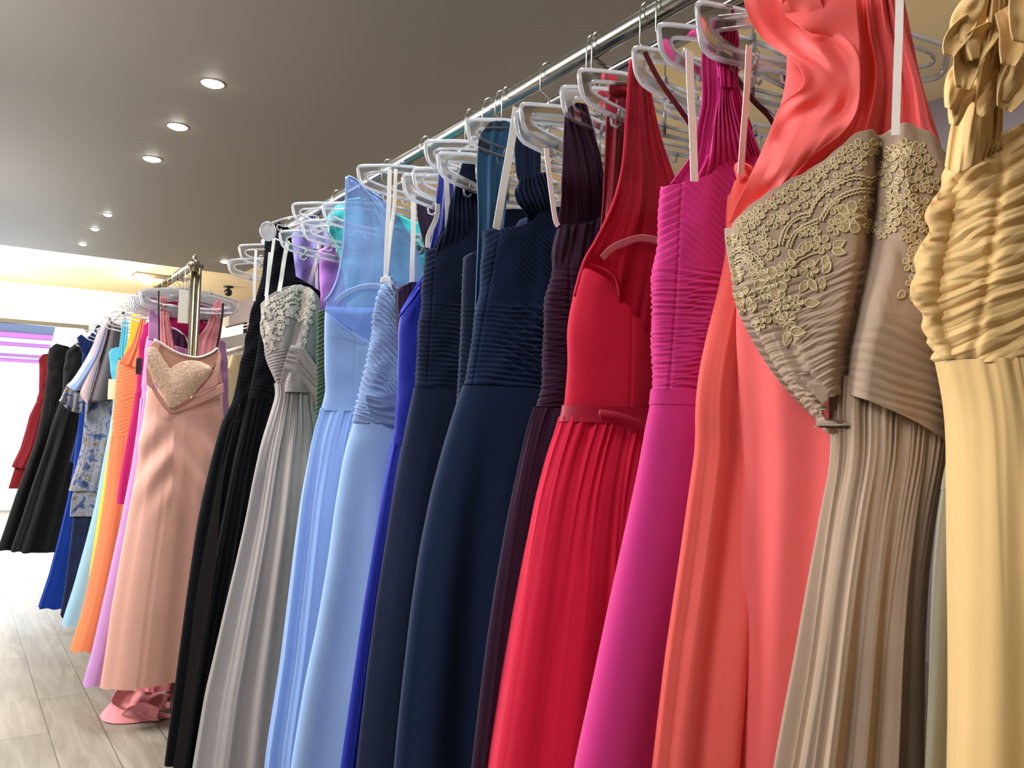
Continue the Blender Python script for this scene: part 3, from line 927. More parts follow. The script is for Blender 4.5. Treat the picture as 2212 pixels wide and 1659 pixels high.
def lace_pattern():
    P = []
    # scalloped edge flowers along the top
    top = spline([(1585, 505), (1625, 462), (1680, 425), (1735, 395), (1790, 352), (1845, 318), (1895, 312)], 60)
    for k in range(2, 58, 5):
        x, y = top[k]; r = 17 + 4 * math.sin(k)
        P += flower(x + 4, y + 6, r, 5, k * .5)
    inner = spline([(1600, 530), (1650, 492), (1700, 455), (1752, 425), (1800, 392), (1850, 352), (1885, 345)], 50)
    for k in range(1, 49, 4):
        x, y = inner[k]; P += flower(x, y + 4, 12 + 3 * math.cos(k), 4, k * .7)
    # double wavy arcs
    for d in (0, 7):
        P.append(cord([(1748, 462 + d), (1768, 425 + d), (1800, 398 + d), (1845, 380 + d), (1880, 385 + d), (1897, 380 + d)], 60, 1.3, 1.6))
        P.append(cord([(1770 + d, 478), (1790 + d, 445), (1822, 420 + d), (1860, 408 + d), (1888, 410 + d)], 50, 1.3, 1.6))
        P.append(cord([(1683 + d, 530), (1695 + d, 495), (1722, 468 + d), (1750, 460 + d)], 40, 1.3, 1.6))
        P.append(cord([(1700 + d, 536), (1712 + d, 508), (1735, 488 + d), (1768, 474 + d)], 40, 1.3, 1.6))
        P.append(cord([(1578, 548 + d), (1600, 536 + d), (1630, 548 + d), (1652, 572 + d)], 36, 1.2, 1.4))
        P.append(cord([(1582, 566 + d), (1602, 556 + d), (1624, 566 + d), (1640, 580 + d)], 30, 1.2, 1.4))
    for (x, y) in [(1773, 442), (1788, 423), (1809, 406), (1835, 398), (1858, 397), (1700, 512), (1718, 488), (1738, 474), (1877, 396)]:
        P.append((petal_poly(x - 4, y, 0, 8, 4, 10), True, True, 1.0))
    # large blooms
    for (x, y, r) in [(1838, 470, 34), (1838, 470, 16), (1666, 612, 34), (1666, 612, 14), (1662, 540, 22), (1612, 640, 20), (1700, 585, 22), (1690, 650, 20), (1640, 590, 20)]:
        P += flower(x, y, r, 7 if r > 30 else 5, r * .3)
    P += flower(1800, 445, 18, 5, .3); P += flower(1872, 440, 17, 5, .9); P += flower(1805, 490, 18, 5, .2); P += flower(1880, 490, 15, 5, .8)
    # small five petal flowers
    for (x, y, r) in [(1775, 528, 20), (1748, 582, 20), (1668, 680, 20), (1702, 694, 20), (1595, 590, 14), (1632, 470, 17), (1720, 655, 16)]:
        P += flower(x, y, r, 5, x * .1)
    for (x, y, r) in [(1580, 520, 13), (1577, 566, 12), (1580, 610, 13), (1588, 640, 12), (1600, 668, 12), (1650, 520, 15), (1690, 470, 14), (1640, 700, 14), (1655, 640, 14), (1615, 560, 12), (1735, 500, 13), (1760, 500, 12)]:
        P += flower(x, y, r, 5, x * .07)
    # leaves
    for (x, y, a, L) in [(1720, 560, -2.2, 26), (1728, 552, -1.2, 34), (1735, 545, -.9, 30), (1800, 535, -.5, 30), (1798, 540, .25, 30), (1786, 552, 1.7, 30), (1776, 600, 1.5, 26), (1780, 590, -1.0, 28),
                         (1748, 604, 1.0, 30), (1744, 606, 2.1, 30), (1738, 655, .0, 34), (1708, 714, .15, 34), (1704, 716, 1.75, 34), (1604, 600, 2.8, 22), (1625, 600, -.5, 20), (1588, 575, 1.0, 18),
                         (1630, 650, 1.8, 26), (1608, 655, 2.4, 24), (1700, 560, .6, 24), (1715, 545, .2, 24), (1598, 672, 1.9, 22)]:
        P.append((leaf_poly(x, y, a, L, L * .28), True, True, 1.0))
    P.append(cord([(1700, 590), (1722, 566), (1748, 552), (1770, 545)], 20)); P.append(cord([(1770, 560), (1760, 575), (1750, 600)], 10))
    # right side of the crease
    for k, (x, y, r) in enumerate([(1915, 365, 20), (1940, 345, 22), (1970, 340, 22), (2000, 355, 20), (1925, 398, 20), (1955, 385, 22), (1985, 395, 22), (2012, 400, 18), (1930, 430, 18), (1960, 430, 20), (1990, 445, 20),
                                   (1918, 462, 18), (1945, 468, 20), (1975, 480, 18), (2000, 490, 16), (1925, 490, 14), (1962, 508, 16), (1968, 570, 18), (1975, 612, 18), (1972, 545, 12), (1955, 318, 18), (1985, 322, 16), (1925, 330, 16), (1905, 505, 12), (1980, 530, 14)]):
        P += flower(x, y, r, 5, k * .8, 1.0)
    P.append((leaf_poly(1955, 630, 2.4, 22, 7), True, True, 1.0)); P.append((leaf_poly(1972, 632, 1.6, 22, 7), True, True, 1.0))
    return P

def g_taupe():
    pl = Plane(1570, 500, X=0.87, yaw=56)
    t = gown('taupe strapless gown with large lace bodice hanging turned towards the aisle', pl, 1700, 900, GN)
    fb = fabric('taupe_tulle', '#a48d78', 0.9, 0.25); fs = fabric('taupe_skirt_tulle', '#ab937e', 0.9, 0.35, mottled=.08)
    L = [(1571, 470), (1570, 520), (1574, 600), (1590, 670), (1625, 735), (1665, 800), (1715, 860), (1765, 912), (1797, 945), (1790, 1010), (1770, 1110), (1745, 1250), (1715, 1430), (1672, 1659), (1600, 2100), (1560, 2500)]
    R = [(2012, 290), (2028, 380), (2030, 500), (2045, 700), (2060, 850), (2058, 960), (2045, 1050), (2035, 1300), (2020, 1659), (2040, 2100), (2060, 2500)]
    zw = zpx(pl, 1797, 945)
    b = Body(pl, L, R, b=((HEMZ, .09), (zw - .25, .07), (zw, .045), (zw + .15, .055), (1.62, .03)), e=2.2)
    top = [(1560, 506), (1571, 494), (1600, 470), (1645, 438), (1700, 405), (1760, 372), (1800, 345), (1850, 305), (1890, 292), (1935, 286), (1975, 298), (2003, 320), (2020, 352), (2032, 400)]
    tp = spline(top, 90); top = [(u, v - 3.2 * abs(math.sin(k * .40))) for k, (u, v) in enumerate(tp)]
    # crease between the folded front and the side, traced
    cr = np.array([SZ(pl, u, v) for (u, v) in [(1908, 300), (1903, 350), (1893, 430), (1882, 540), (1862, 640), (1832, 760), (1822, 850), (1818, 945)]])
    cr = cr[np.argsort(cr[:, 1])]
    cs = lambda z: np.interp(z, cr[:, 1], cr[:, 0])
    def crease(q, z, s, n, dt):
        d = s - cs(z)
        return (-.034 * np.exp(-(d / .010) ** 2) + .020 * smooth(0, .03, d) * (1 - smooth(.05, .16, d)) - .010 * smooth(.0, .12, -d)) * (n > 0)
    def fold_left(q, z, s, n, dt):       # sunken channel beside the rolled lower left edge
        d = s - (b.left(z) + .030 + .01 * smooth(1.3, 1.5, z))
        return -.010 * np.exp(-(d / .010) ** 2) * (n > 0) * (1 - smooth(1.38, 1.46, z))
    c0 = SZ(pl, 1750, 700)[0]
    z_l = zpx(pl, 1700, 560)
    def left_only(f):
        return lambda q, z, s, n, dt: f(q, z, s, n, dt) * (1 - smooth(-.006, .006, s - cs(z)))
    def right_only(f):
        return lambda q, z, s, n, dt: f(q, z, s, n, dt) * smooth(-.006, .006, s - cs(z))
    zs0, zs1 = zpx(pl, 1940, 950), zpx(pl, 1900, 700)
    bt = np.array([pl.sz(u, v, .045) for (u, v) in [(1770, 915), (1786, 934), (1806, 946), (1820, 925), (1832, 895), (1850, 855), (1868, 845), (1905, 868), (1960, 905), (2010, 940), (2060, 972)]])
    def botf(s, sy):
        return np.interp(s, bt[:, 0], bt[:, 1]) - (zw - .05) + .09 * smooth(.1, -.5, sy)
    bod = b.build('bodice', fb, t, zw - .05, top, n=460, m=420, topdrop=.0, front=.8, topback=[(u, v + 4) for (u, v) in top], botf=botf,
            disp=[crease, fold_left, left_only(pleats(.0042, .0115, -.30, .006, 3, curve=-1.2, sc=c0, z1=1.50, fade=.04, lw=.05, sh=.55)),
                  left_only(pleats(.0018, .0060, -.42, .004, 5, curve=-1.0, sc=c0, z1=1.50, fade=.04, lw=.04)),
                  right_only(pleats(.0040, .0125, .42, .006, 9, z0=zs0 - .05, z1=zs1, fade=.03, lw=.05, sh=.5)),
                  right_only(lambda q, z, s, n, dt: .0042 * vn((s + z * .25) / .010, z * 3, 7) * smooth(zs1 - .02, zs1 + .02, z)), lump(.004, .07, 8)])
    bs = Body(pl, [(1792, 800), (1788, 845), (1786, 900), (1790, 950), (1786, 1005), (1768, 1100), (1745, 1240), (1715, 1430), (1672, 1659), (1600, 2100), (1560, 2500)], [(2012, 290), (2060, 850), (2052, 980), (2032, 1100), (2014, 1250), (2006, 1400), (2004, 1659), (2000, 2100), (1995, 2500)], b=((HEMZ, .09), (zw - .25, .07), (zw, .045), (1.62, .04)), e=2.2)
    sk = bs.build('skirt', fs, t, HEMZ, zpx(pl, 1850, 815), n=420, m=240, lip=False, off=-.006,
            disp=[folds(.022, .075, .006, .03, zw + .04, .45, 23, .005, .016, .10, tw=.25, start=.0)], hem=.012)
    cordm = fabric('lace_cord', '#c9b790', 0.75, 0.2, 0.1); fillm = fabric('lace_fill', '#a8946c', 0.9, 0.2, .9, scale=420)
    lace(t, [bod], lace_pattern(), cordm, fillm)
    ribbon('hanging_loop', ribbon_w, t, pl, [(1944, -40), (1942, 60), (1938, 170), (1934, 292)], .0095, off=.05)
    return t

def g_sage():
    pl = Plane(2020, 1200, X=0.945, yaw=38)
    t = gown('sage grey gown, a thin strip of skirt between the taupe and champagne skirts', pl, 2020, 1200, GN)
    fb = fabric('sage_tulle', '#8f8872', 0.9, 0.2)
    b = Body(pl, [(2070, 760), (2062, 880), (2052, 960), (2038, 1040), (2026, 1120), (2016, 1220), (2010, 1330), (2004, 1480), (1994, 1659), (1960, 2400)], None, width=lambda z: np.interp(z, [0, 1.2, 1.6], [.26, .20, .18]), b=((HEMZ, .022), (1.3, .018), (1.8, .012)), e=2.3)
    b.build('bodice', fb, t, 1.2, [(2070, 780), (2120, 770), (2200, 780)], n=100, m=60, disp=[lump(.002, .05, 3)])
    b.build('skirt', fb, t, HEMZ, 1.2, n=200, m=120, lip=False, disp=[folds(.010, .05, .003, .02, 1.25, .5, 3)])
    return t

# ---- coral gown with flounces
def g_coral():
    pl = Plane(1600, 450, X=0.945, yaw=52)
    t = gown('bright coral gown with sheer cascading flounce at the shoulder, behind the taupe lace one', pl, 1650, 700, GN)
    fb = fabric('coral_chiffon', '#ff6f6d', 0.75, 0.35, trans=.15); fs = fabric('coral_flounce', '#ff7a75', 0.6, 0.3, trans=.3, sheer=.10, spec=.5)
    L = [(1700, -80), (1700, 180), (1665, 300), (1600, 440), (1592, 560), (1585, 700), (1590, 850), (1598, 1000), (1590, 1150), (1570, 1400), (1545, 1659), (1500, 2300)]
    R = [(1935, -80), (1975, 110), (1990, 180), (2040, 330), (2045, 500), (2000, 900), (1985, 1200), (1990, 1659), (2020, 2300)]
    b = Body(pl, L, R, b=((HEMZ, .06), (1.0, .055), (1.4, .04), (2.1, .03)), e=2.2)
    zw = zpx(pl, 1590, 800)
    b.build('gown_body', fb, t, HEMZ, zpx(pl, 1700, -70), n=360, m=320, disp=[folds(.024, .11, .002, .05, 1.9, .9, 33, tw=.2)], hem=.01, front=.8)
    # neck to hem edge of the front panel
    sheet('shoulder_flounce', fs, t, pl,
          [[(1600, -60), (1650, -70), (1740, -75)], [(1609, 12), (1680, 10), (1765, -20)], [(1627, 55), (1700, 60), (1790, 40)], [(1660, 95), (1730, 110), (1850, 110)], [(1722, 140), (1780, 150), (1858, 175)],
           [(1735, 185), (1800, 215), (1850, 240)], [(1688, 225), (1780, 270), (1822, 285)], [(1660, 290), (1730, 330), (1780, 318)], [(1625, 370), (1680, 400), (1725, 360)], [(1572, 482), (1610, 470), (1660, 430)]],
          off=.085, n=80, m=150, thick=.0012, disp=lambda j, i: .020 * np.sin(i * 17 + j * 1.2) * (1 - j) + .010 * vn(j * 5, i * 9, 2) + .02 * j)
    sheet('neck_flounce', fs, t, pl,
          [[(1700, -50), (1760, -60), (1850, -60)], [(1690, 20), (1760, 30), (1852, 30)], [(1722, 52), (1780, 66), (1856, 80)], [(1752, 72), (1790, 80), (1858, 120)]],
          off=.105, n=70, m=60, thick=.0012, disp=lambda j, i: .014 * np.sin(i * 9 + j * 4) * (1 - j))
    sheet('front_drape', fb, t, pl,
          [[(1840, -60), (1880, -70), (1930, -60)], [(1845, 60), (1895, 60), (1955, 60)], [(1850, 170), (1915, 170), (1990, 185)], [(1800, 290), (1900, 300), (2010, 270)], [(1740, 350), (1860, 360), (2032, 320)], [(1690, 420), (1840, 430), (2038, 400)]],
          off=.055, n=110, m=90, thick=.0012, disp=lambda j, i: .008 * vn(j * 11, i * 1.2, 12) + .003 * vn(j * 26, i * 2, 13))
    sheet('wrap_edge', fb, t, pl, [[(1672, 355), (1720, 330)], [(1668, 420), (1700, 420)], [(1662, 520), (1690, 520)]], off=.06, n=20, m=40, disp=lambda j, i: .008 * np.sin(j * 3.1), thick=.002)
    return t

def g_coral2():
    pl = Plane(1540, 750, X=0.925, yaw=0)
    t = gown('orange-coral strapless gown with a small knot at its top, beside the magenta one', pl, 1540, 900, GN)
    fb = fabric('orange_coral_chiffon', '#fb6a62', 0.8, 0.3, trans=.12)
    L = [(1583, 400), (1576, 440), (1578, 540), (1562, 620), (1538, 720), (1522, 800), (1514, 880), (1516, 960), (1500, 1080), (1484, 1200), (1452, 1420), (1424, 1659), (1370, 2300)]
    zw = zpx(pl, 1514, 880)
    b = Body(pl, L, None, width=lambda z: np.interp(z, [0, 1.2, 1.6], [.34, .26, .20]), b=((HEMZ, .05), (1.0, .04), (zw, .034), (1.7, .024)), e=2.3)
    top = [(1560, 420), (1583, 392), (1610, 378), (1640, 400), (1700, 420), (1800, 420)]
    b.build('gown_body', fb, t, HEMZ, top, n=340, m=300, disp=[folds(.020, .075, .003, .03, 1.75, .8, 44, tw=.25)], topdrop=.02, hem=.01)
    q = MB(); c = pl.pw(1606, 372, .05)
    ring = [c + np.array([pl.d[0], pl.d[1], 0]) * .011 * math.cos(a) + np.array([0, 0, .010]) * math.sin(a) for a in np.linspace(0, 2 * math.pi, 20, endpoint=False)]
    q.tube(ring, [.006 + .0015 * math.sin(3 * a) for a in np.linspace(0, 6.28, 20)], 10, closed=True); q.build('knot', fb, t)
    ribbon('hanging_loop', ribbon_w, t, pl, [(1618, 100), (1613, 200), (1606, 290), (1600, 378)], .0125, off=.06)
    return t

# ---- burgundy gown behind, only straps and a strip seen
def g_burgundy():
    pl = Plane(1500, 330, X=1.0, yaw=5)
    t = gown('dark burgundy gown seen only by its thin crossing straps behind the magenta one', pl, 1560, 700, GN)
    fb = fabric('burgundy_satin', '#5a0a1c', 0.5, 0.15, spec=.5)
    L = [(1560, 470), (1556, 600), (1558, 850), (1540, 1200), (1500, 2000)]
    b = Body(pl, L, None, width=lambda z: np.interp(z, [0, 1.2, 1.6], [.36, .24, .22]), b=((HEMZ, .03), (1.3, .025), (1.8, .02)), e=2.3)
    b.build('bodice', fb, t, 1.25, [(1540, 480), (1600, 440), (1700, 430), (1800, 430)], n=120, m=70, disp=[lump(.003, .05, 3)])
    b.build('skirt', fb, t, HEMZ, 1.25, n=140, m=80, lip=False, disp=[folds(.010, .06, .002, .03, 1.3, .5, 3)])
    ribbon('strap', fb, t, pl, [(1392, 112), (1425, 175), (1482, 255), (1530, 330), (1570, 440)], .010, off=.04)
    ribbon('strap', fb, t, pl, [(1585, 160), (1625, 215), (1668, 262), (1700, 350), (1705, 432)], .011, off=.04)
    return t

# ---- magenta gown
def g_magenta():
    pl = Plane(1420, 480, X=0.885, yaw=12)
    t = gown('magenta gown with pleated bodice and ruched waist, right of the sheer red one', pl, 1420, 900, GN)
    fb = fabric('magenta_chiffon', '#c62c7a', 0.8, 0.35)
    L = [(1428, 395), (1426, 440), (1422, 500), (1414, 580), (1411, 650), (1411, 760), (1412, 860), (1402, 900), (1382, 1020), (1356, 1150), (1328, 1290), (1292, 1480), (1256, 1659), (1170, 2250)]
    zw = zpx(pl, 1412, 862); zm = zpx(pl, 1414, 577)
    b = Body(pl, L, None, width=lambda z: np.interp(z, [0, .8, 1.25, 1.35, 1.6], [.62, .46, .34, .30, .30]), b=((HEMZ, .085), (1.0, .06), (zw, .045), (zm, .042), (1.6, .04)), e=2.2)
    top = [(1415, 410), (1430, 406), (1451, 406), (1480, 398), (1507, 390), (1522, 372), (1560, 350), (1650, 340), (1800, 330)]
    sm = lambda z: np.interp(z, [zw, zpx(pl, 1451, 410)], [SZ(pl, 1428, 860)[0], SZ(pl, 1455, 410)[0]])
    sc = SZ(pl, 1452, 480)[0]
    def chev(q, z, s, n, dt):
        d = s - sm(z)
        h1 = pleats(.0032, .0135, .75, .003, 3, sc=sc, z0=zm, fade=.01, sh=.7)(q, z, s, n, dt) * (d > 0)
        h2 = pleats(.0020, .0125, -.6, .003, 4, sc=sc, z0=zm, fade=.01, sh=.7)(q, z, s, n, dt) * (d <= 0)
        return h1 + h2
    b.build('bodice', fb, t, zw + .012, top, n=420, m=380, topdrop=.0, front=.85, topback=[(u, v - 6) for (u, v) in top],
            disp=[chev, pleats(.0034, .0105, .10, .005, 6, z1=zm, fade=.006, lw=.05, sh=.55), pleats(.0018, .0065, -.05, .004, 7, z1=zm - .01, fade=.006, lw=.03), seam(sm, .0022, .0022), lump(.003, .05, 3)])
    b.build('waistband', fb, t, zw - .008, zw + .014, n=300, m=10, lip=False, off=.0015)
    b.build('skirt', fb, t, HEMZ, zw - .006, n=300, m=200, lip=False, disp=[folds(.026, .13, .0015, .05, zw, .6, 57, tw=.35)], hem=.008)
    pd = lambda j, i: .0035 * vn(j * 13, i * 1.5, 4) + .002 * np.sin(j * 42 + i * 5)
    sheet('shoulder_panel', fb, t, pl, [[(1556, 184), (1575, 182), (1596, 186)], [(1550, 230), (1580, 225), (1608, 235)], [(1540, 290), (1590, 280), (1632, 300)], [(1528, 345), (1590, 330), (1655, 360)], [(1506, 392), (1580, 390), (1690, 430)], [(1500, 440), (1580, 440), (1700, 470)]],
          off=.046, n=120, m=90, disp=lambda j, i: .003 * np.sin(j * 60 - i * 14) + .004 * vn(j * 5, i * 2, 4), thick=.002)
    sheet('strap', fb, t, pl, [[(1546, 20), (1566, 10), (1585, 22)], [(1545, 60), (1570, 55), (1592, 62)], [(1550, 120), (1572, 120), (1592, 120)], [(1556, 186), (1575, 188), (1592, 188)]], off=.05, n=60, m=50, disp=pd, thick=.003)
    sheet('strap', fb, t, pl, [[(1523, 55), (1540, 40), (1556, 45)], [(1518, 130), (1538, 130), (1556, 120)], [(1518, 215), (1540, 215), (1560, 200)], [(1508, 270), (1530, 275), (1552, 260)], [(1496, 330), (1520, 340), (1548, 330)], [(1450, 396), (1480, 400), (1540, 392)]],
          off=.0, n=60, m=80, disp=lambda j, i: .003 * vn(j * 10, i * 2, 9), thick=.003)
    ribbon('hanging_loop', ribbon_w, t, pl, [(1489, 110), (1492, 200), (1497, 290), (1500, 392)], .013, off=.062)
    return t

# ---- sheer red gown
def g_red():
    pl = Plane(1230, 690, X=0.90, yaw=8)
    t = gown('red tulle gown with sheer yoke and narrow belt, between the plum and the magenta gowns', pl, 1225, 950, GN)
    fb = fabric('red_crepe', '#c41a3a', 0.8, 0.35, .3); fs = fabric('red_tulle', '#c01636', 0.85, 0.3, sheer=.30, trans=.2); fk = fabric('red_skirt_tulle', '#cf1c40', 0.85, 0.4, .3)
    L = [(1262, 560), (1250, 600), (1238, 650), (1229, 700), (1227, 780), (1225, 870), (1216, 910), (1192, 975), (1165, 1070), (1142, 1180), (1120, 1310), (1092, 1480), (1064, 1659), (1000, 2200)]
    zw = zpx(pl, 1225, 895)
    b = Body(pl, L, None, width=lambda z: np.interp(z, [0, .8, 1.3, 1.7], [.60, .46, .34, .34]), b=((HEMZ, .085), (1.0, .06), (zw, .04), (1.6, .045)), e=2.1)
    top = [(1255, 580), (1266, 566), (1300, 580), (1328, 602), (1338, 640), (1372, 680), (1410, 722), (1500, 730), (1600, 700)]
    sm = SZ(pl, 1338, 720)[0]
    bd = b.build('bodice', fb, t, zw, top, n=260, m=220, topdrop=.0, front=.85,
            disp=[lambda q, z, s, n, dt: (-.020 * smooth(sm, sm + .10, s)) * (n > 0), lump(.0025, .06, 3), seam(SZ(pl, 1338, 800)[0], .002, .002)])
    q = MB(); pts = [pl.pw(u, v, .05) for (u, v) in spline([(1264, 568), (1300, 580), (1328, 600), (1338, 640)], 24)]; q.tube(pts, .0018, 6); q.build('piping', fb, bd)
    q = MB(); pts = [pl.pw(u, v, .036) for (u, v) in spline([(1338, 640), (1372, 682), (1410, 722)], 24)]; q.tube(pts, .0018, 6); q.build('piping', fb, bd)
    b.build('skirt', fk, t, HEMZ, zw - .004, n=460, m=240, lip=False, disp=[folds(.020, .075, .006, .024, zw, .45, 71, .007, .013, .16, tw=.25)], hem=.01)
    fbelt = fabric('red_belt_satin', '#a31030', .6, .3, spec=.4)
    b.build('belt', fbelt, t, zw - .013, zw + .016, n=220, m=12, lip=False, off=.006, disp=[lump(.0015, .04, 5)])
    sheet('sash_tail', fbelt, t, pl, [[(1295, 884), (1298, 908)], [(1340, 892), (1335, 916)], [(1380, 908), (1360, 930)], [(1402, 930), (1365, 936)]], off=.06, n=16, m=50, disp=lambda j, i: .006 * np.sin(j * 3.1) * (1 - i), thick=.003)
    sheet('sheer_yoke', fs, t, pl, [[(1364, 128), (1395, 140)], [(1358, 200), (1385, 190), (1408, 205)], [(1350, 300), (1385, 290), (1430, 300)], [(1338, 400), (1390, 390), (1462, 395)], [(1312, 470), (1380, 460), (1485, 470)], [(1264, 562), (1300, 556), (1400, 560), (1500, 560)], [(1250, 600), (1268, 580), (1328, 616), (1342, 660), (1375, 700), (1412, 738), (1510, 745)]],
          off=.052, n=110, m=130, disp=lambda j, i: .005 * vn(j * 9 + i, i * 1.2, 14) + .002 * vn(j * 22, i * 2, 15), thick=.0008)
    q = MB(); pts = [pl.pw(u, v, .054) for (u, v) in spline([(1362, 128), (1354, 250), (1345, 360), (1325, 440), (1290, 515), (1262, 565), (1240, 640)], 50)]; q.tube(pts, .0028, 6); q.build('neck_binding', fb, t)
    band = fabric('clear_elastic', '#d98b8b', 0.7, 0.1, sheer=.5)
    sheet('elastic_band', band, t, pl, [[(1296, 552), (1306, 563)], [(1318, 530), (1324, 545)], [(1350, 515), (1352, 532)], [(1385, 506), (1384, 522)], [(1425, 512), (1424, 528)]], off=.058, n=6, m=50, thick=.0008)
    # satin under-strap falling from the hanger
    return t

def g_crimson():
    pl = Plane(1312, 300, X=1.0, yaw=5)
    t = gown('dark crimson satin gown whose folded strap hangs left of the sheer red yoke', pl, 1330, 500, GN)
    fb = fabric('crimson_satin', '#8d0d24', 0.45, 0.2, spec=.5)
    sheet('strap', fb, t, pl, [[(1322, 180), (1340, 166), (1362, 175)], [(1312, 240), (1335, 235), (1358, 235)], [(1308, 330), (1332, 330), (1350, 330)], [(1303, 430), (1325, 430), (1340, 430)], [(1296, 520), (1315, 520), (1330, 520)]],
          off=.03, n=50, m=70, disp=lambda j, i: .006 * vn(j * 6, i * 1.5, 3), thick=.003)
    sheet('strap_fold', fb, t, pl, [[(1316, 176), (1340, 168), (1368, 178)], [(1318, 200), (1345, 196), (1366, 205)], [(1332, 214), (1350, 212), (1364, 225)]], off=.045, n=30, m=24, disp=lambda j, i: .008 * np.sin(i * 3.1), thick=.004)
    b = Body(pl, [(1330, 500), (1330, 700), (1330, 900), (1315, 1200), (1290, 2000)], None, width=lambda z: np.interp(z, [0, 1.2, 1.6], [.40, .28, .26]), b=((HEMZ, .03), (1.3, .02), (1.8, .015)), e=2.3)
    b.build('bodice', fb, t, 1.25, [(1320, 520), (1350, 510), (1500, 520)], n=120, m=70, disp=[lump(.003, .05, 3)])
    b.build('skirt', fb, t, HEMZ, 1.25, n=140, m=80, lip=False, disp=[folds(.010, .06, .002, .03, 1.3, .5, 3)])
    return t

def g_plum():
    pl = Plane(1195, 500, X=0.90, yaw=4)
    t = gown('dark plum halter gown with gathered bust and ruched waist, left of the red one', pl, 1170, 900, GN)
    fb = fabric('plum_chiffon', '#2c0f28', 0.85, 0.12)
    L = [(1212, 470), (1204, 500), (1194, 560), (1188, 600), (1177, 680), (1174, 780), (1166, 870), (1150, 900), (1128, 990), (1104, 1110), (1082, 1250), (1056, 1440), (1030, 1659), (980, 2200)]
    zw = zpx(pl, 1166, 878); zm = zpx(pl, 1188, 575)
    b = Body(pl, L, None, width=lambda z: np.interp(z, [0, .8, 1.3, 1.7], [.56, .44, .32, .32]), b=((HEMZ, .04), (1.0, .036), (zw, .036), (1.6, .036)), e=2.2)
    top = [(1195, 500), (1204, 484), (1222, 490), (1240, 490), (1262, 484), (1278, 474), (1330, 470), (1500, 460)]
    b.build('bodice', fb, t, zw, top, n=320, m=300, topdrop=.01,
            disp=[pleats(.0034, .012, .12, .006, 6, z1=zm, fade=.006, lw=.04, sh=.5), pleats(.002, .007, -.1, .004, 7, z1=zm - .01, fade=.006, lw=.03),
                  lambda q, z, s, n, dt: .004 * vn(q / .010, z * 3, 5) * smooth(zm - .005, zm + .02, z), seam(SZ(pl, 1214, 700)[0], .003, .003), lump(.004, .05, 3)])
    b.build('skirt', fb, t, HEMZ, zw - .002, n=360, m=200, lip=False, disp=[folds(.013, .07, .004, .025, zw, .45, 81, .004, .013, .1, tw=.25)])
    sheet('halter_panel', fb, t, pl, [[(1222, 240), (1245, 222), (1268, 226)], [(1219, 290), (1250, 285), (1285, 290)], [(1217, 350), (1255, 350), (1300, 350)], [(1214, 420), (1250, 420), (1308, 420)], [(1208, 470), (1245, 475), (1308, 480)], [(1206, 492), (1245, 495), (1308, 500)]],
          off=.03, n=110, m=110, disp=lambda j, i: .004 * vn(j * 9 - i * 3, i * 1.2, 4) + .002 * vn(j * 24 - i * 6, i, 5) - .012 * smooth(.55, 1, i) * (1 - smooth(.2, .45, j)), thick=.003)
    ribbon('hanging_loop', ribbon_w, t, pl, [(1180, 320), (1188, 390), (1199, 470), (1206, 488)], .010, off=.05)
    return t

def navy_like(label, refs, L, zwpx, zmpx, top, seam_px, col, seed, extra=None, wid=.32, bb=.06, name=None):
    pl = Plane(*refs[0], X=refs[1], yaw=refs[2])
    t = gown(label, pl, L[5][0], L[5][1], GN)
    fb = fabric('navy_chiffon_%d' % seed if name is None else name, col, 0.85, 0.14)
    zw = zpx(pl, *zwpx); zm = zpx(pl, *zmpx)
    b = Body(pl, L, None, width=lambda z: np.interp(z, [0, .8, 1.3, 1.7], [wid * 1.8, wid * 1.4, wid, wid]), b=((HEMZ, bb), (1.0, bb * .8), (zw, .04), (1.6, .04)), e=2.2)
    sm = lambda z: np.interp(z, [zw, zpx(pl, *seam_px[0])], [SZ(pl, *seam_px[1])[0], SZ(pl, *seam_px[0])[0]])
    sc = SZ(pl, *seam_px[0])[0]
    def chev(q, z, s, n, dt):
        d = s - sm(z)
        return pleats(.0034, .0130, .8, .003, seed, sc=sc, z0=zm, fade=.01, sh=.7)(q, z, s, n, dt) * (d > 0) + pleats(.0022, .0125, -.6, .003, seed + 1, sc=sc, z0=zm, fade=.01, sh=.7)(q, z, s, n, dt) * (d <= 0)
    b.build('bodice', fb, t, zw, top, n=360, m=320, topdrop=.0, topback=[(u, v - 3) for (u, v) in top],
            disp=[chev, pleats(.0030, .0110, .04, .004, seed + 2, z1=zm, fade=.006, lw=.05, sh=.55), seam(sm, .0024, .0024), lump(.003, .05, 3)] + (extra(pl, zw, zm) if extra else []))
    b.build('skirt', fb, t, HEMZ, zw - .002, n=300, m=200, lip=False, disp=[folds(.030, .10, .002, .05, zw + .05, .55, seed + 9, tw=.25)])
    return pl, t, fb

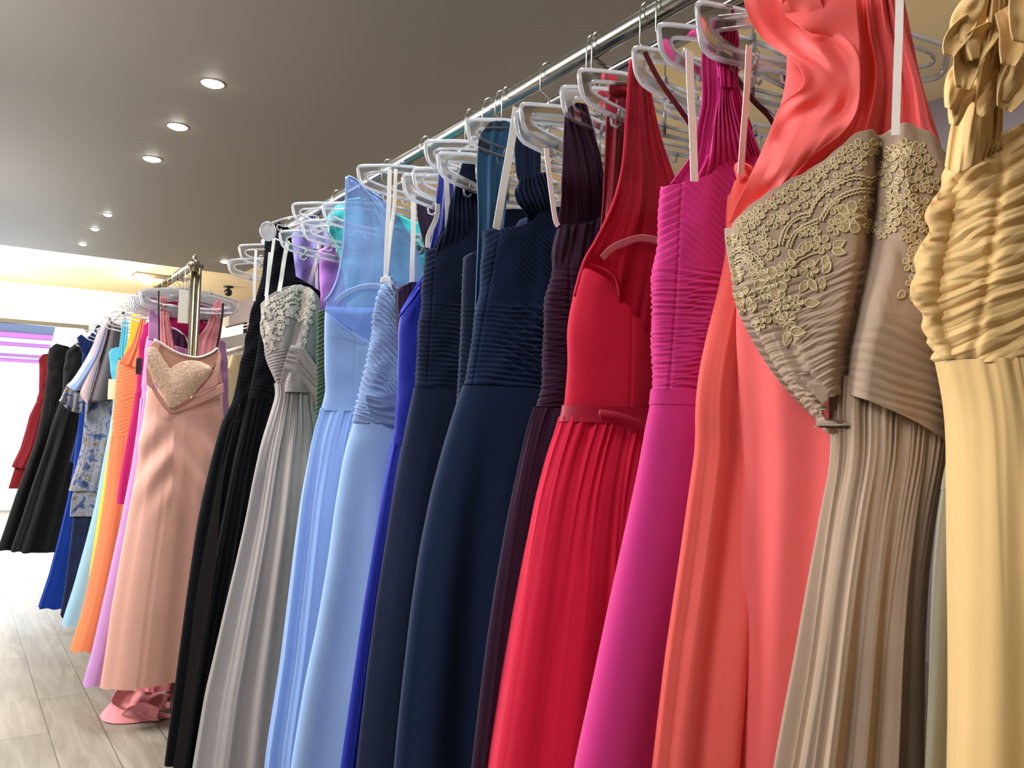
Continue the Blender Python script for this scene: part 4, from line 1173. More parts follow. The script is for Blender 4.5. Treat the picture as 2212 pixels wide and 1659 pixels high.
def g_navy2():
    def ex(pl, zw, zm):
        s0 = SZ(pl, 1060, 700)[0]
        def sag(q, z, s, n, dt):
            return pleats(.0085, .024, .55, .010, 91, z0=zw + .0, z1=zm + .02, fade=.04, lw=.05, sh=.75, sc=s0)(q, z, s, n, dt) * smooth(s0 - .01, s0 + .05, s) * (n > 0)
        return [sag]
    L = [(1045, 485), (1043, 510), (1041, 570), (1034, 640), (1024, 710), (1012, 790), (1004, 830), (988, 870), (962, 960), (938, 1060), (915, 1190), (894, 1350), (874, 1520), (860, 1659), (820, 2200)]
    pl, t, fb = navy_like('navy gown with sagging folds at the waist, right of the matching navy one', ((1041, 600), .90, 4), L, (1004, 830), (1034, 655),
                          [(1035, 505), (1045, 500), (1080, 498), (1110, 494), (1134, 484), (1142, 470), (1180, 455), (1300, 450)], ((1068, 505), (1014, 828)), '#102140', 51, ex, bb=.07)
    sheet('shoulder_panel', fb, t, pl, [[(1124, 386), (1150, 376), (1178, 372)], [(1114, 411), (1150, 405), (1190, 402)], [(1119, 436), (1155, 430), (1196, 440)], [(1138, 470), (1165, 470), (1200, 490)], [(1136, 500), (1165, 500), (1204, 520)]],
          off=.044, n=90, m=70, disp=lambda j, i: .003 * np.sin(j * 46 - i * 10) + .003 * vn(j * 5, i * 2, 4), thick=.003)
    sheet('strap', fb, t, pl, [[(1122, 240), (1140, 225), (1160, 228)], [(1112, 300), (1140, 300), (1168, 296)], [(1116, 370), (1142, 370), (1168, 366)], [(1122, 392), (1145, 392), (1172, 392)]], off=.04, n=50, m=60, disp=lambda j, i: .004 * vn(j * 9, i * 1.4, 4), thick=.003)
    ribbon('hanging_loop', ribbon_w, t, pl, [(1116, 232), (1106, 300), (1090, 390), (1072, 495)], .017, off=.052)
    # teal gown just behind it
    p2 = Plane(1030, 500, X=.93, yaw=4)
    t2 = gown('deep teal gown whose draped strap hangs over the hanger left of the navy straps', p2, 1040, 600, GN)
    ft = fabric('teal_satin', '#164a6c', 0.55, 0.3, spec=.4)
    sheet('strap', ft, t2, p2, [[(1044, 282), (1060, 264), (1090, 260), (1112, 272)], [(1036, 300), (1060, 296), (1088, 292), (1108, 300)], [(1031, 360), (1050, 360), (1085, 360), (1100, 360)], [(1034, 480), (1050, 480), (1075, 480), (1090, 480)], [(1030, 600), (1040, 600), (1055, 600), (1070, 600)], [(1026, 700), (1035, 700), (1045, 700), (1060, 700)]],
          off=.02, n=70, m=100, disp=lambda j, i: .006 * vn(j * 7, i * 1.2, 3), thick=.003)
    b = Body(p2, [(1060, 500), (1045, 700), (1050, 900), (1030, 1200), (1000, 2000)], None, width=lambda z: np.interp(z, [0, 1.2, 1.6], [.40, .28, .26]), b=((HEMZ, .03), (1.3, .02), (1.8, .015)), e=2.3)
    b.build('bodice', ft, t2, 1.25, [(1050, 520), (1130, 510), (1300, 520)], n=100, m=60, disp=[lump(.003, .05, 3)])
    b.build('skirt', ft, t2, HEMZ, 1.25, n=140, m=80, lip=False, disp=[folds(.010, .06, .002, .03, 1.3, .5, 3)])
    # narrow slice of another navy gown
    p3 = Plane(998, 640, X=.91, yaw=2)
    t3 = gown('slim slice of a ruched navy gown wedged between the two large navy ones', p3, 996, 700, GN)
    fn = fabric('navy_slice', '#0f1d36', 0.8, .3)
    b = Body(p3, [(1003, 545), (1000, 600), (996, 720), (990, 830), (985, 900), (975, 1100), (960, 2000)], None, width=lambda z: np.interp(z, [0, 1.2, 1.6], [.42, .30, .28]), b=((HEMZ, .04), (1.3, .03), (1.8, .03)), e=2.3)
    b.build('bodice', fn, t3, 1.3, [(998, 562), (1010, 552), (1024, 544), (1060, 535), (1200, 530)], n=240, m=220, disp=[pleats(.003, .011, .05, .004, 6, z1=zpx(p3, 998, 655), fade=.01), pleats(.003, .012, .7, .003, 6, z0=zpx(p3, 998, 655), fade=.01)])
    b.build('skirt', fn, t3, HEMZ, 1.3, n=140, m=80, lip=False, disp=[folds(.008, .06, .002, .03, 1.3, .5, 3)])

def g_navy1():
    L = [(920, 530), (917, 550), (914, 600), (907, 680), (902, 750), (898, 830), (888, 870), (872, 950), (852, 1050), (832, 1170), (812, 1290), (790, 1450), (766, 1659), (720, 2200)]
    pl, t, fb = navy_like('navy gown with pleated bust and fine ruched waist, right of the royal blue one', ((914, 600), .90, 2), L, (898, 835), (910, 648),
                          [(908, 548), (917, 543), (945, 536), (956, 520), (966, 490), (980, 470), (1030, 460), (1150, 455)], ((932, 548), (914, 830)), '#0f1c37', 31, None, bb=.07)
    sheet('shoulder_panel', fb, t, pl, [[(985, 392), (1005, 384), (1026, 386)], [(976, 430), (1002, 428), (1034, 428)], [(962, 490), (1000, 490), (1036, 490)], [(944, 540), (990, 545), (1036, 545)], [(940, 580), (990, 580), (1036, 580)]],
          off=.044, n=90, m=90, disp=lambda j, i: .003 * np.sin(j * 44 - i * 14) + .003 * vn(j * 5, i * 2, 4), thick=.003)
    sheet('strap', fb, t, pl, [[(1000, 350), (1012, 345), (1026, 350)], [(992, 380), (1010, 380), (1027, 380)], [(990, 400), (1010, 400), (1028, 400)]], off=.05, n=20, m=30, thick=.003)

def g_royal():
    pl = Plane(862, 700, X=.91, yaw=2)
    t = gown('bright royal blue gown with thin belt, between slate blue and navy gowns', pl, 860, 900, GN)
    fb = fabric('royal_satin', '#1a2aa8', 0.6, 0.25, spec=.4)
    L = [(866, 660), (862, 690), (860, 760), (857, 850), (852, 940), (846, 965), (836, 1010), (820, 1090), (802, 1190), (782, 1310), (758, 1480), (732, 1659), (690, 2200)]
    zw = zpx(pl, 852, 952)
    b = Body(pl, L, None, width=lambda z: np.interp(z, [0, .8, 1.3, 1.7], [.56, .44, .32, .32]), b=((HEMZ, .04), (1.0, .036), (zw, .032), (1.6, .032)), e=2.2)
    top = [(855, 700), (863, 684), (880, 662), (895, 640), (905, 622), (930, 590), (1000, 585), (1100, 585)]
    b.build('bodice', fb, t, zw, top, n=200, m=160, disp=[lump(.002, .05, 3)], topdrop=-.01)
    q = MB(); q.tube([pl.pw(u, v, .033) for (u, v) in spline([(862, 684), (878, 664), (895, 640), (906, 622)], 20)], .0034, 8); q.build('neck_binding', fb, t)
    b.build('belt', fb, t, zw - .012, zw + .014, n=160, m=8, lip=False, off=.003)
    b.build('skirt', fb, t, HEMZ, zw - .004, n=320, m=200, lip=False, disp=[folds(.012, .06, .004, .022, zw, .45, 101, .004, .012, .1, tw=.25)])
    p2 = Plane(945, 470, X=.95)
    t2 = gown('deep blue beaded gown, only its strap showing left of the navy shoulder', p2, 945, 500, GN)
    fs = fabric('deep_blue_beaded', '#1c2690', 0.35, 0.2, .8, spec=.8, scale=500)
    sheet('strap', fs, t2, p2, [[(950, 368), (965, 362), (980, 370)], [(944, 420), (962, 418), (979, 420)], [(938, 490), (955, 490), (970, 485)], [(925, 560), (945, 560), (960, 550)], [(920, 620), (945, 620), (960, 620)]], off=.0, n=40, m=60, disp=lambda j, i: .004 * vn(j * 6, i * 2, 3), thick=.003)
    ribbon('hanging_loop', ribbon_w, t2, p2, [(946, 440), (943, 470), (926, 510), (924, 535)], .012, off=.02)
    ribbon('hanging_loop', ribbon_w, t2, p2, [(963, 370), (966, 420), (967, 480), (964, 520)], .013, off=.015)
    # aubergine gown
    p3 = Plane(862, 640, X=.93)
    t3 = gown('dark aubergine gown with padded sweetheart cup, just left of the navy bodice', p3, 870, 660, GN)
    fa = fabric('aubergine_chiffon', '#2a1a35', 0.8, .3)
    b = Body(p3, [(856, 625), (857, 680), (860, 760), (862, 900), (850, 1200), (830, 2000)], None, width=lambda z: np.interp(z, [0, 1.2, 1.6], [.40, .28, .26]), b=((HEMZ, .03), (1.3, .03), (1.8, .03)), e=2.3)
    b.build('bodice', fa, t3, 1.3, [(854, 640), (862, 622), (880, 611), (897, 612), (910, 622), (1000, 640)], n=160, m=120, disp=[lambda q, z, s, n, dt: .003 * vn(q / .012, z * 3, 5)])
    b.build('skirt', fa, t3, HEMZ, 1.3, n=120, m=60, lip=False, disp=[folds(.008, .06, .002, .03, 1.3, .5, 3)])
    sheet('strap', fa, t3, p3, [[(901, 425), (920, 420), (938, 425)], [(903, 470), (925, 470), (945, 465)], [(912, 510), (930, 512), (946, 505)], [(922, 555), (932, 560), (944, 560)], [(915, 610), (930, 612), (945, 612)]], off=.0, n=50, m=60, disp=lambda j, i: .004 * vn(j * 9, i * 1.5, 3), thick=.003)

def g_slate():
    pl = Plane(800, 740, X=.885, yaw=10)
    t = gown('slate blue strapless gown with swirled ruched bodice, between pale blue and royal blue gowns', pl, 780, 900, GN)
    fb = fabric('slate_chiffon', '#7f96bd', 0.8, 0.35); fk = fabric('slate_skirt', '#93b1de', 0.8, 0.3)
    L = [(830, 590), (826, 605), (816, 640), (806, 680), (799, 740), (789, 790), (774, 850), (767, 890), (760, 920), (742, 975), (722, 1090), (706, 1210), (684, 1340), (654, 1480), (624, 1659), (570, 2200)]
    zw = zpx(pl, 767, 888)
    b = Body(pl, L, None, width=lambda z: np.interp(z, [0, .8, 1.3, 1.7], [.50, .40, .30, .28]), b=((HEMZ, .07), (1.0, .06), (zw, .05), (1.55, .035)), e=2.1)
    top = [(824, 606), (833, 598), (842, 600), (850, 614), (857, 640), (866, 665), (900, 670), (1000, 660)]
    sc = SZ(pl, 830, 800)[0]
    bd = b.build('bodice', fb, t, zw - .03, top, n=380, m=340, topdrop=.02,
            disp=[pleats(.0075, .0165, .62, .010, 13, lw=.035, sh=.6, curve=3.0, sc=SZ(pl, 800, 740)[0]), pleats(.003, .009, .5, .007, 17, lw=.03, sh=.6), lump(.006, .05, 8)])
    b.build('skirt', fk, t, HEMZ, zw + .012, n=320, m=220, lip=False, off=-.003, disp=[folds(.032, .10, .0015, .05, zw, .5, 118, tw=.25)])
    sheet('waist_swag', fb, t, pl, [[(790, 845), (825, 850), (862, 845)], [(792, 872), (822, 885), (862, 885)], [(800, 893), (830, 915), (862, 920)], [(812, 905), (838, 930), (862, 940)]], off=.056, n=60, m=50, disp=lambda j, i: .004 * (1 - 2 * np.abs(vn(i * 6, j * 1, 4))), thick=.002)
    sheet('inner_tape', ribbon_w, t, pl, [[(823, 600), (835, 596), (844, 606)], [(821, 612), (836, 610), (848, 626)]], off=.048, n=16, m=8, thick=.0015)
    ribbon('hanging_loop', ribbon_w, t, pl, [(842, 365), (840, 440), (836, 520), (833, 600)], .011, off=.045)
    ribbon('hanging_loop', ribbon_w, t, pl, [(855, 365), (852, 440), (842, 520), (834, 600)], .009, off=.03)
    ribbon('hanging_loop', ribbon_w, t, pl, [(893, 420), (893, 500), (891, 560), (890, 612)], .012, off=.05)
    return t

def g_pale():
    pl = Plane(702, 780, X=.905, yaw=4)
    t = gown('pale blue gown with sheer high yoke and belt, right of the grey lace gown', pl, 690, 950, GN)
    fb = fabric('pale_blue_crepe', '#86a0cb', 0.75, 0.3); fk = fabric('pale_blue_chiffon', '#92b0e6', 0.8, 0.35, trans=.1); fs = fabric('pale_blue_sheer', '#a8c2ea', 0.6, 0.3, sheer=.60, trans=.2, spec=.5)
    L = [(706, 640), (701, 670), (701, 720), (703, 800), (702, 868), (692, 900), (676, 950), (664, 1010), (650, 1080), (636, 1180), (622, 1290), (604, 1430), (572, 1630), (530, 2100)]
    zw = zpx(pl, 702, 878)
    b = Body(pl, L, None, width=lambda z: np.interp(z, [0, .8, 1.3, 1.7], [.52, .42, .32, .34]), b=((HEMZ, .07), (1.0, .055), (zw, .04), (1.6, .045)), e=2.2)
    top = [(695, 665), (702, 668), (722, 690), (750, 712), (790, 742), (850, 740), (950, 700)]
    bd = b.build('bodice', fb, t, zw, top, n=240, m=180, disp=[lump(.003, .06, 3), seam(SZ(pl, 758, 800)[0], .002, .002)], topback=[(u, 660) for (u, v) in top])
    q = MB(); q.tube([pl.pw(u, v, .046) for (u, v) in spline([(702, 668), (722, 690), (750, 712), (790, 742)], 24)], .0018, 6); q.build('piping', fk, bd)
    b.build('belt', fb, t, zw - .012, zw + .014, n=200, m=8, lip=False, off=.003)
    b.build('skirt', fk, t, HEMZ, zw - .004, n=440, m=220, lip=False, disp=[folds(.027, .08, .006, .026, zw, .45, 131, .006, .014, .14, tw=.25)])
    sheet('sheer_yoke', fs, t, pl, [[(748, 382), (756, 379), (768, 388)], [(747, 420), (785, 425), (822, 425)], [(744, 470), (800, 475), (868, 480)], [(738, 530), (810, 535), (902, 535)], [(728, 595), (810, 600), (914, 600)], [(708, 645), (800, 650), (914, 655)], [(702, 672), (800, 740), (905, 740)]],
          off=.048, n=110, m=120, disp=lambda j, i: .006 * vn(j * 6 + i * 2, i * 1.5, 14) + .002 * vn(j * 16 + i * 4, i * 2, 15), thick=.0008)
    q = MB(); q.tube([pl.pw(u, v, .052) for (u, v) in spline([(748, 382), (747, 440), (743, 520), (731, 595), (716, 632), (702, 650)], 40)], .0032, 8); q.build('armhole_binding', fb, t)
    q = MB(); q.tube([pl.pw(u, v, .052) for (u, v) in spline([(752, 381), (768, 388), (795, 410), (825, 430)], 24)], .0036, 8); q.build('neck_binding', fb, t)
    sheet('elastic_band', fabric('pale_band', '#a9c0e4', .7, .1, sheer=.4), t, pl, [[(722, 648), (728, 660)], [(742, 630), (748, 643)], [(775, 616), (780, 628)], [(812, 612), (812, 626)], [(850, 622), (848, 636)]], off=.056, n=6, m=50, thick=.0008)
    return t

def g_back_bits():
    # turquoise gown behind the sheer yoke
    pl = Plane(720, 480, X=1.0, yaw=2)
    t = gown('turquoise satin gown seen through and beside the pale blue sheer yoke', pl, 735, 600, GN)
    fb = fabric('turquoise_satin', '#35b0ae', 0.4, 0.2, .3, spec=.6)
    b = Body(pl, [(706, 480), (712, 500), (734, 545), (746, 620), (752, 800), (748, 1100), (740, 2000)], None, width=lambda z: np.interp(z, [0, 1.2, 1.6], [.44, .40, .42]), b=((HEMZ, .04), (1.3, .04), (1.8, .04)), e=2.3)
    b.build('bodice', fb, t, 1.3, [(704, 490), (716, 460), (738, 435), (770, 430), (800, 440), (850, 470), (905, 490), (1000, 500)], n=200, m=120, disp=[lump(.008, .05, 3), lump(.003, .02, 5)])
    b.build('skirt', fb, t, HEMZ, 1.3, n=140, m=80, lip=False, disp=[folds(.012, .06, .002, .03, 1.3, .5, 3)])
    # dark green gown
    pl = Plane(686, 740, X=.95)
    t = gown('dark green ruched gown, a slim strip right of the grey lace bodice', pl, 686, 750, GN)
    fb = fabric('forest_green_chiffon', '#33452f', 0.8, .3)
    b = Body(pl, [(686, 665), (685, 720), (684, 800), (682, 900), (670, 1200), (650, 2000)], None, width=lambda z: np.interp(z, [0, 1.2, 1.6], [.36, .28, .26]), b=((HEMZ, .03), (1.3, .03), (1.8, .03)), e=2.3)
    b.build('bodice', fb, t, 1.28, [(684, 675), (700, 668), (900, 660)], n=200, m=160, disp=[pleats(.004, .014, -.7, .006, 3)])
    b.build('skirt', fb, t, HEMZ, 1.28, n=140, m=80, lip=False, disp=[folds(.012, .05, .004, .02, 1.3, .5, 3)])
    # lilac gowns
    pl = Plane(630, 600, X=1.06)
    t = gown('lilac gown with draped shoulder, above and behind the grey lace bodice', pl, 620, 700, GN)
    fb = fabric('lilac_chiffon', '#9d8fd6', 0.75, .3)
    b = Body(pl, [(631, 490), (633, 540), (633, 600), (628, 660), (612, 730), (594, 800), (587, 860), (580, 1000), (560, 2000)], None, width=lambda z: np.interp(z, [0, 1.2, 1.6], [.44, .34, .30]), b=((HEMZ, .04), (1.3, .04), (1.8, .035)), e=2.3)
    b.build('bodice', fb, t, 1.25, [(628, 510), (640, 492), (660, 482), (700, 500), (730, 620), (800, 640)], n=240, m=180, disp=[lambda q, z, s, n, dt: .005 * vn((s + z * .45) / .018, z * 2, 5), lump(.006, .05, 3)])
    b.build('skirt', fb, t, HEMZ, 1.25, n=140, m=80, lip=False, disp=[folds(.012, .05, .004, .02, 1.3, .5, 3)])
    ribbon('hanging_loop', ribbon_w, t, pl, [(692, 520), (684, 560), (672, 600), (664, 630)], .013, off=.05)
    ribbon('hanging_loop', ribbon_w, t, pl, [(690, 520), (684, 570), (684, 630)], .011, off=.045)
    ribbon('hanging_loop', ribbon_w, t, pl, [(714, 530), (722, 570), (728, 600)], .014, off=.045)
    pl = Plane(700, 560, X=1.08)
    t = gown('orchid pink gown, a small patch between the lilac and pale blue gowns', pl, 700, 600, GN)
    fb = fabric('orchid_satin', '#c878d8', 0.5, .2, spec=.4)
    b = Body(pl, [(690, 530), (690, 600), (695, 700), (690, 900), (680, 2000)], None, width=.24, b=((HEMZ, .02), (1.3, .02), (1.8, .02)), e=2.3)
    b.build('bodice', fb, t, 1.3, [(690, 540), (710, 530), (740, 540), (860, 560)], n=80, m=60, disp=[lump(.003, .05, 3)])
    b.build('skirt', fb, t, HEMZ, 1.3, n=100, m=60, lip=False, disp=[folds(.01, .05, .004, .02, 1.3, .5, 3)])

def g_greylace():
    pl = Plane(563, 700, X=.875, yaw=24)
    t = gown('grey strapless gown with ivory lace bodice, between black and pale blue gowns', pl, 590, 850, GN)
    fb = fabric('grey_tulle', '#8f8580', 0.9, 0.25); fs = fabric('grey_skirt_tulle', '#98908c', 0.9, 0.25, mottled=.08)
    L = [(566, 640), (562, 670), (563, 720), (572, 770), (588, 810), (603, 838), (596, 860), (580, 905), (560, 960), (540, 1040), (524, 1120), (505, 1200), (480, 1300), (456, 1400), (432, 1500), (405, 1659), (350, 2050)]
    R = [(684, 630), (686, 700), (684, 800), (684, 870), (700, 920), (705, 1050), (700, 1300), (690, 1659), (690, 2050)]
    zw = zpx(pl, 603, 835)
    b = Body(pl, L, R, b=((HEMZ, .085), (zw - .3, .06), (zw, .045), (1.62, .04)), e=2.2)
    top = [(558, 668), (567, 655), (580, 642), (600, 632), (618, 624), (640, 619), (655, 617), (670, 624), (682, 640), (688, 660)]
    cr = np.array([SZ(pl, u, v) for (u, v) in [(658, 620), (650, 670), (640, 720), (622, 780), (608, 835)]]); cr = cr[np.argsort(cr[:, 1])]
    cs = lambda z: np.interp(z, cr[:, 1], cr[:, 0])
    def crease(q, z, s, n, dt):
        d = s - cs(z)
        return (-.02 * np.exp(-(d / .016) ** 2) + .014 * smooth(0, .03, d) * (1 - smooth(.05, .16, d))) * (n > 0)
    zl = zpx(pl, 600, 745)
    bod = b.build('bodice', fb, t, zw - .02, top, n=360, m=320, topdrop=.015,
            disp=[crease, lambda q, z, s, n, dt: pleats(.004, .012, -.3, .005, 3, z1=zl, fade=.03)(q, z, s, n, dt) * (s < cs(z)), lambda q, z, s, n, dt: pleats(.004, .012, .45, .005, 5, z1=zl, fade=.03)(q, z, s, n, dt) * (s >= cs(z)), lump(.004, .05, 3)])
    b.build('skirt', fs, t, HEMZ, zw + .01, n=400, m=240, lip=False, off=-.002, disp=[folds(.022, .085, .006, .03, zw, .4, 141, .006, .016, .14, tw=.25)])
    sheet('waist_drape', fb, t, pl, [[(628, 745), (655, 750), (684, 790)], [(618, 775), (650, 790), (684, 825)], [(608, 812), (650, 825), (684, 860)], [(606, 828), (640, 850), (684, 892)]], off=.056, n=60, m=60, disp=lambda j, i: .0035 * (1 - 2 * np.abs(vn(i * 9, j * 1.2, 4))), thick=.002)
    # lace: the same motif set as on the large gown, at this gown's place
    A = np.array([[1571, 492], [1893, 430], [1720, 740], [1800, 345], [2032, 400]], float)
    Bp = np.array([[566, 655], [648, 672], [586, 760], [618, 624], [686, 660]], float)
    X = np.c_[A, np.ones(5)]
    C, *_ = np.linalg.lstsq(X, Bp, rcond=None)
    f = lambda u, v: tuple(np.array([u, v, 1.0]) @ C)
    polys = []
    for (pts, cl, fl, rs) in lace_pattern():
        polys.append(([f(*p) for p in pts], cl, fl, rs))
    lace(t, [bod], polys, fabric('ivory_cord', '#cfc6b6', .75, .2), fabric('ivory_fill', '#9a8f82', .9, .2, .9, scale=420), rad=.0013, lift=.003)
    ribbon('hanging_loop', ribbon_w, t, pl, [(592, 515), (586, 560), (578, 620), (575, 650)], .010, off=.045)
    ribbon('hanging_loop', ribbon_w, t, pl, [(622, 520), (614, 560), (608, 600), (603, 630)], .014, off=.048)
    return t

def g_blacks():
    spec = [('ruched black gown at the end of the near rack, behind the other black one', Plane(530, 760, X=.91, yaw=2),
             [(572, 545), (570, 575), (562, 615), (544, 662), (537, 698), (527, 745), (518, 795), (503, 865), (482, 905), (466, 960), (448, 1040), (428, 1140), (406, 1290), (386, 1440), (366, 1590), (357, 1659), (330, 1950)], '#0b0c10', (482, 905),
             [(560, 560), (575, 500), (600, 480), (612, 500), (618, 560), (640, 620), (800, 640)], 3, False),
            ('sheer-edged black gown in front of the ruched black one, left of the grey lace gown', Plane(552, 760, X=.90, yaw=2),
             [(596, 520), (590, 560), (580, 610), (568, 670), (560, 740), (548, 800), (536, 860), (520, 930), (500, 1010), (482, 1100), (462, 1200), (440, 1320), (418, 1440), (402, 1540), (386, 1659), (350, 1950)], '#0a0b0e', (536, 860),
             [(590, 530), (600, 490), (618, 488), (626, 520), (634, 600), (700, 640), (800, 650)], 8, True)]
    for (lb, pl, L, col, wpx, top, sd, shr) in spec:
        t = gown(lb, pl, wpx[0], wpx[1], GN)
        fb = fabric('black_chiffon_%d' % sd, col, 0.9, 0.03, spec=.1)
        zw = zpx(pl, *wpx)
        b = Body(pl, L, None, width=lambda z: np.interp(z, [0, .8, 1.3, 1.7], [.52, .42, .30, .26]), b=((HEMZ, .06), (1.0, .05), (zw, .04), (1.7, .03)), e=2.2)
        b.build('bodice', fb, t, zw, top, n=260, m=200, disp=[pleats(.003, .012, .1, .005, sd), lump(.004, .05, sd)])
        b.build('skirt', fb, t, HEMZ, zw, n=320, m=200, lip=False, disp=[folds(.016, .06, .005, .024, zw, .4, 150 + sd, .003, .013, .1, tw=.25)])
        ribbon('hanging_loop', ribbon_w, t, pl, ([(553, 540), (551, 580), (550, 620), (549, 650)] if sd == 3 else [(583, 545), (580, 580), (577, 615), (574, 640)]), .010, off=.05)
        if shr:
            sheet('sheer_overlay', fabric('black_sheer', '#2a2220', .8, .1, sheer=.35), t, pl, [[(517, 872), (519, 872)], [(474, 1040), (482, 1040)], [(430, 1250), (462, 1250)], [(404, 1450), (430, 1450)], [(374, 1659), (400, 1659)], [(362, 1740), (392, 1740)]], off=.066, n=20, m=60, thick=.0008)

g_champagne(); g_taupe(); g_sage(); g_coral(); g_coral2(); g_burgundy(); g_magenta(); g_red(); g_crimson(); g_plum(); g_navy2(); g_navy1(); g_royal(); g_slate(); g_pale(); g_back_bits(); g_greylace(); g_blacks()

# ------------------------------------------------------------------ far rack
def far_tube(label, u, v, Y, L, col, waist, top, hem_v=None, R=None, yaw=0, width=.42, b=.045, big=.014, seed=1, mats=None, grp=GF, ruche=None, hemz=None, sk=None, name='evening_gown', mod=None, botf=None, sheen=.3, rough=.8, spec=.25):
    pl = Plane(u, v, Y=Y, yaw=yaw)
    t = gown(label, pl, u, v, grp, name=name)
    fb = fabric(label.split(' gown')[0].replace(' ', '_')[:40] + '_cloth', col, rough, sheen, spec=spec) if mats is None else mats
    zw = zpx(pl, *waist); hz = hemz if hemz is not None else zpx(pl, *L[-1])
    bd = Body(pl, L, R, width=None if R else (lambda z: np.interp(z, [0, 1.0, 1.6], [width * 1.35, width, width * .8])), b=((hz, b * 1.25), (zw, b * .75), (2.2, b * .6)), e=2.2)
    d = [ruche] if ruche else [lump(.004, .05, seed)]
    bd.build('bodice', fb, t, zw, top, n=150, m=100, disp=d)
    bd.build('skirt', sk or fb, t, hz, zw - .001, n=220, m=110, lip=False, disp=[folds(big, .08, .004, .03, zw, .5, seed + 20, .003, .015, .1, tw=.3)] + ([mod] if mod else []), hem=.012, botf=botf)
    return pl, t, fb, bd

# blush gown at the rail end
def g_blush():
    pl = Plane(320, 800, Y=3.765, yaw=0)
    t = gown('blush satin gown with sparkling heart-shaped bodice, at the end of the far rack', pl, 320, 900, GF)
    fb = fabric('blush_satin', '#dba491', 0.6, 0.3, spec=.35)
    sq = fabric('gold_sequins', '#e0b898', 0.4, 0.2, 1.0, spec=.9, scale=260, mottled=.35)
    for nd in sq.node_tree.nodes:
        if nd.bl_idname == 'ShaderNodeTexNoise' and nd.inputs['Scale'].default_value == 14: nd.inputs['Scale'].default_value = 130; nd.inputs['Detail'].default_value = 0
    li = fabric('blush_lining', '#c59680', 0.7, 0.2); wt = fabric('ivory_facing', '#e6dccb', .7, .2)
    L = [(322, 800), (316, 860), (306, 930), (300, 990), (284, 1090), (264, 1200), (243, 1320), (228, 1430), (219, 1487)]
    R = [(478, 800), (480, 860), (482, 940), (478, 1050), (470, 1180), (462, 1330), (450, 1500)]
    b = Body(pl, L, R, b=((.1, .075), (1.0, .06), (1.35, .045), (1.6, .035)), e=2.2)
    zt = [(316, 820), (340, 850), (365, 882), (385, 880), (410, 868), (450, 850), (482, 832)]
    hz = zpx(pl, 219, 1487)
    def vdrape(q, z, s, n, dt):
        s0 = SZ(pl, 372, 900)[0]
        return .008 * np.sin((z + 1.1 * np.abs(s - s0) * (1 + 1.2 * (1.3 - z))) * 34) * np.exp(-((z - 1.12) / .16) ** 2) * (n > 0)
    b.build('skirt', fb, t, hz, zt, n=280, m=200, disp=[folds(.014, .10, .002, .05, 1.35, .6, 203, tw=.25), vdrape], hem=.004, botf=lambda s, sy: -.02 * (s > 10))
    sheet('waistband', fb, t, pl, [[(318, 800), (320, 822)], [(335, 835), (337, 858)], [(364, 870), (366, 892)], [(400, 862), (402, 884)], [(440, 848), (443, 868)], [(482, 828), (484, 848)]], off=.058, n=10, m=80, thick=.003)
    cols = [[(317, 752), (318, 775), (319, 792)], [(334, 750), (333, 790), (332, 824)], [(350, 770), (350, 812), (350, 852)], [(367, 795), (367, 840), (366, 881)], [(378, 789), (388, 835), (392, 872)], [(396, 781), (405, 820), (412, 858)], [(418, 779), (425, 805), (430, 838)], [(438, 783), (445, 800), (447, 820)], [(452, 790), (458, 796), (461, 802)]]
    sheet('sequin_bodice', sq, t, pl, cols, off=.075, n=50, m=90, thick=.004, disp=lambda j, i: .010 * np.sin(j * 3.1) + .0012 * vn(j * 60, i * 110, 3))
    sheet('bodice_side', fb, t, pl, [[(412, 862), (438, 846), (470, 832)], [(430, 832), (455, 815), (474, 800)], [(448, 810), (466, 790), (478, 770)], [(462, 798), (472, 770), (472, 752)]], off=.068, n=30, m=40, thick=.003)
    sheet('lining', li, t, pl, [[(333, 733), (352, 745), (375, 758), (400, 768), (428, 772), (455, 762), (470, 752)], [(332, 765), (352, 775), (375, 795), (400, 800), (428, 800), (455, 800), (474, 800)], [(330, 800), (352, 815), (375, 830), (400, 830), (428, 830), (455, 825), (478, 830)]], off=.03, n=70, m=30, thick=.003)
    q = MB(); q.tube([pl.pw(u, v, .034) for (u, v) in spline([(333, 733), (352, 744), (375, 758), (400, 768), (428, 772), (455, 763), (470, 752)], 40)], .005, 8); q.build('top_binding', wt, t)
    sheet('inner_side', fb, t, pl, [[(322, 748), (336, 735), (345, 745)], [(316, 790), (325, 790), (332, 800)], [(316, 830), (322, 835), (330, 840)]], off=.06, n=20, m=30, thick=.003)
    ribbon('hanging_loop', plain('black_ribbon', '#141214', .7), t, pl, [(343, 628), (343, 690), (344, 742)], .006, off=.0)
    ribbon('hanging_loop', plain('black_ribbon', '#141214', .7), t, pl, [(482, 655), (478, 700), (468, 752)], .009, off=.0)
g_blush()

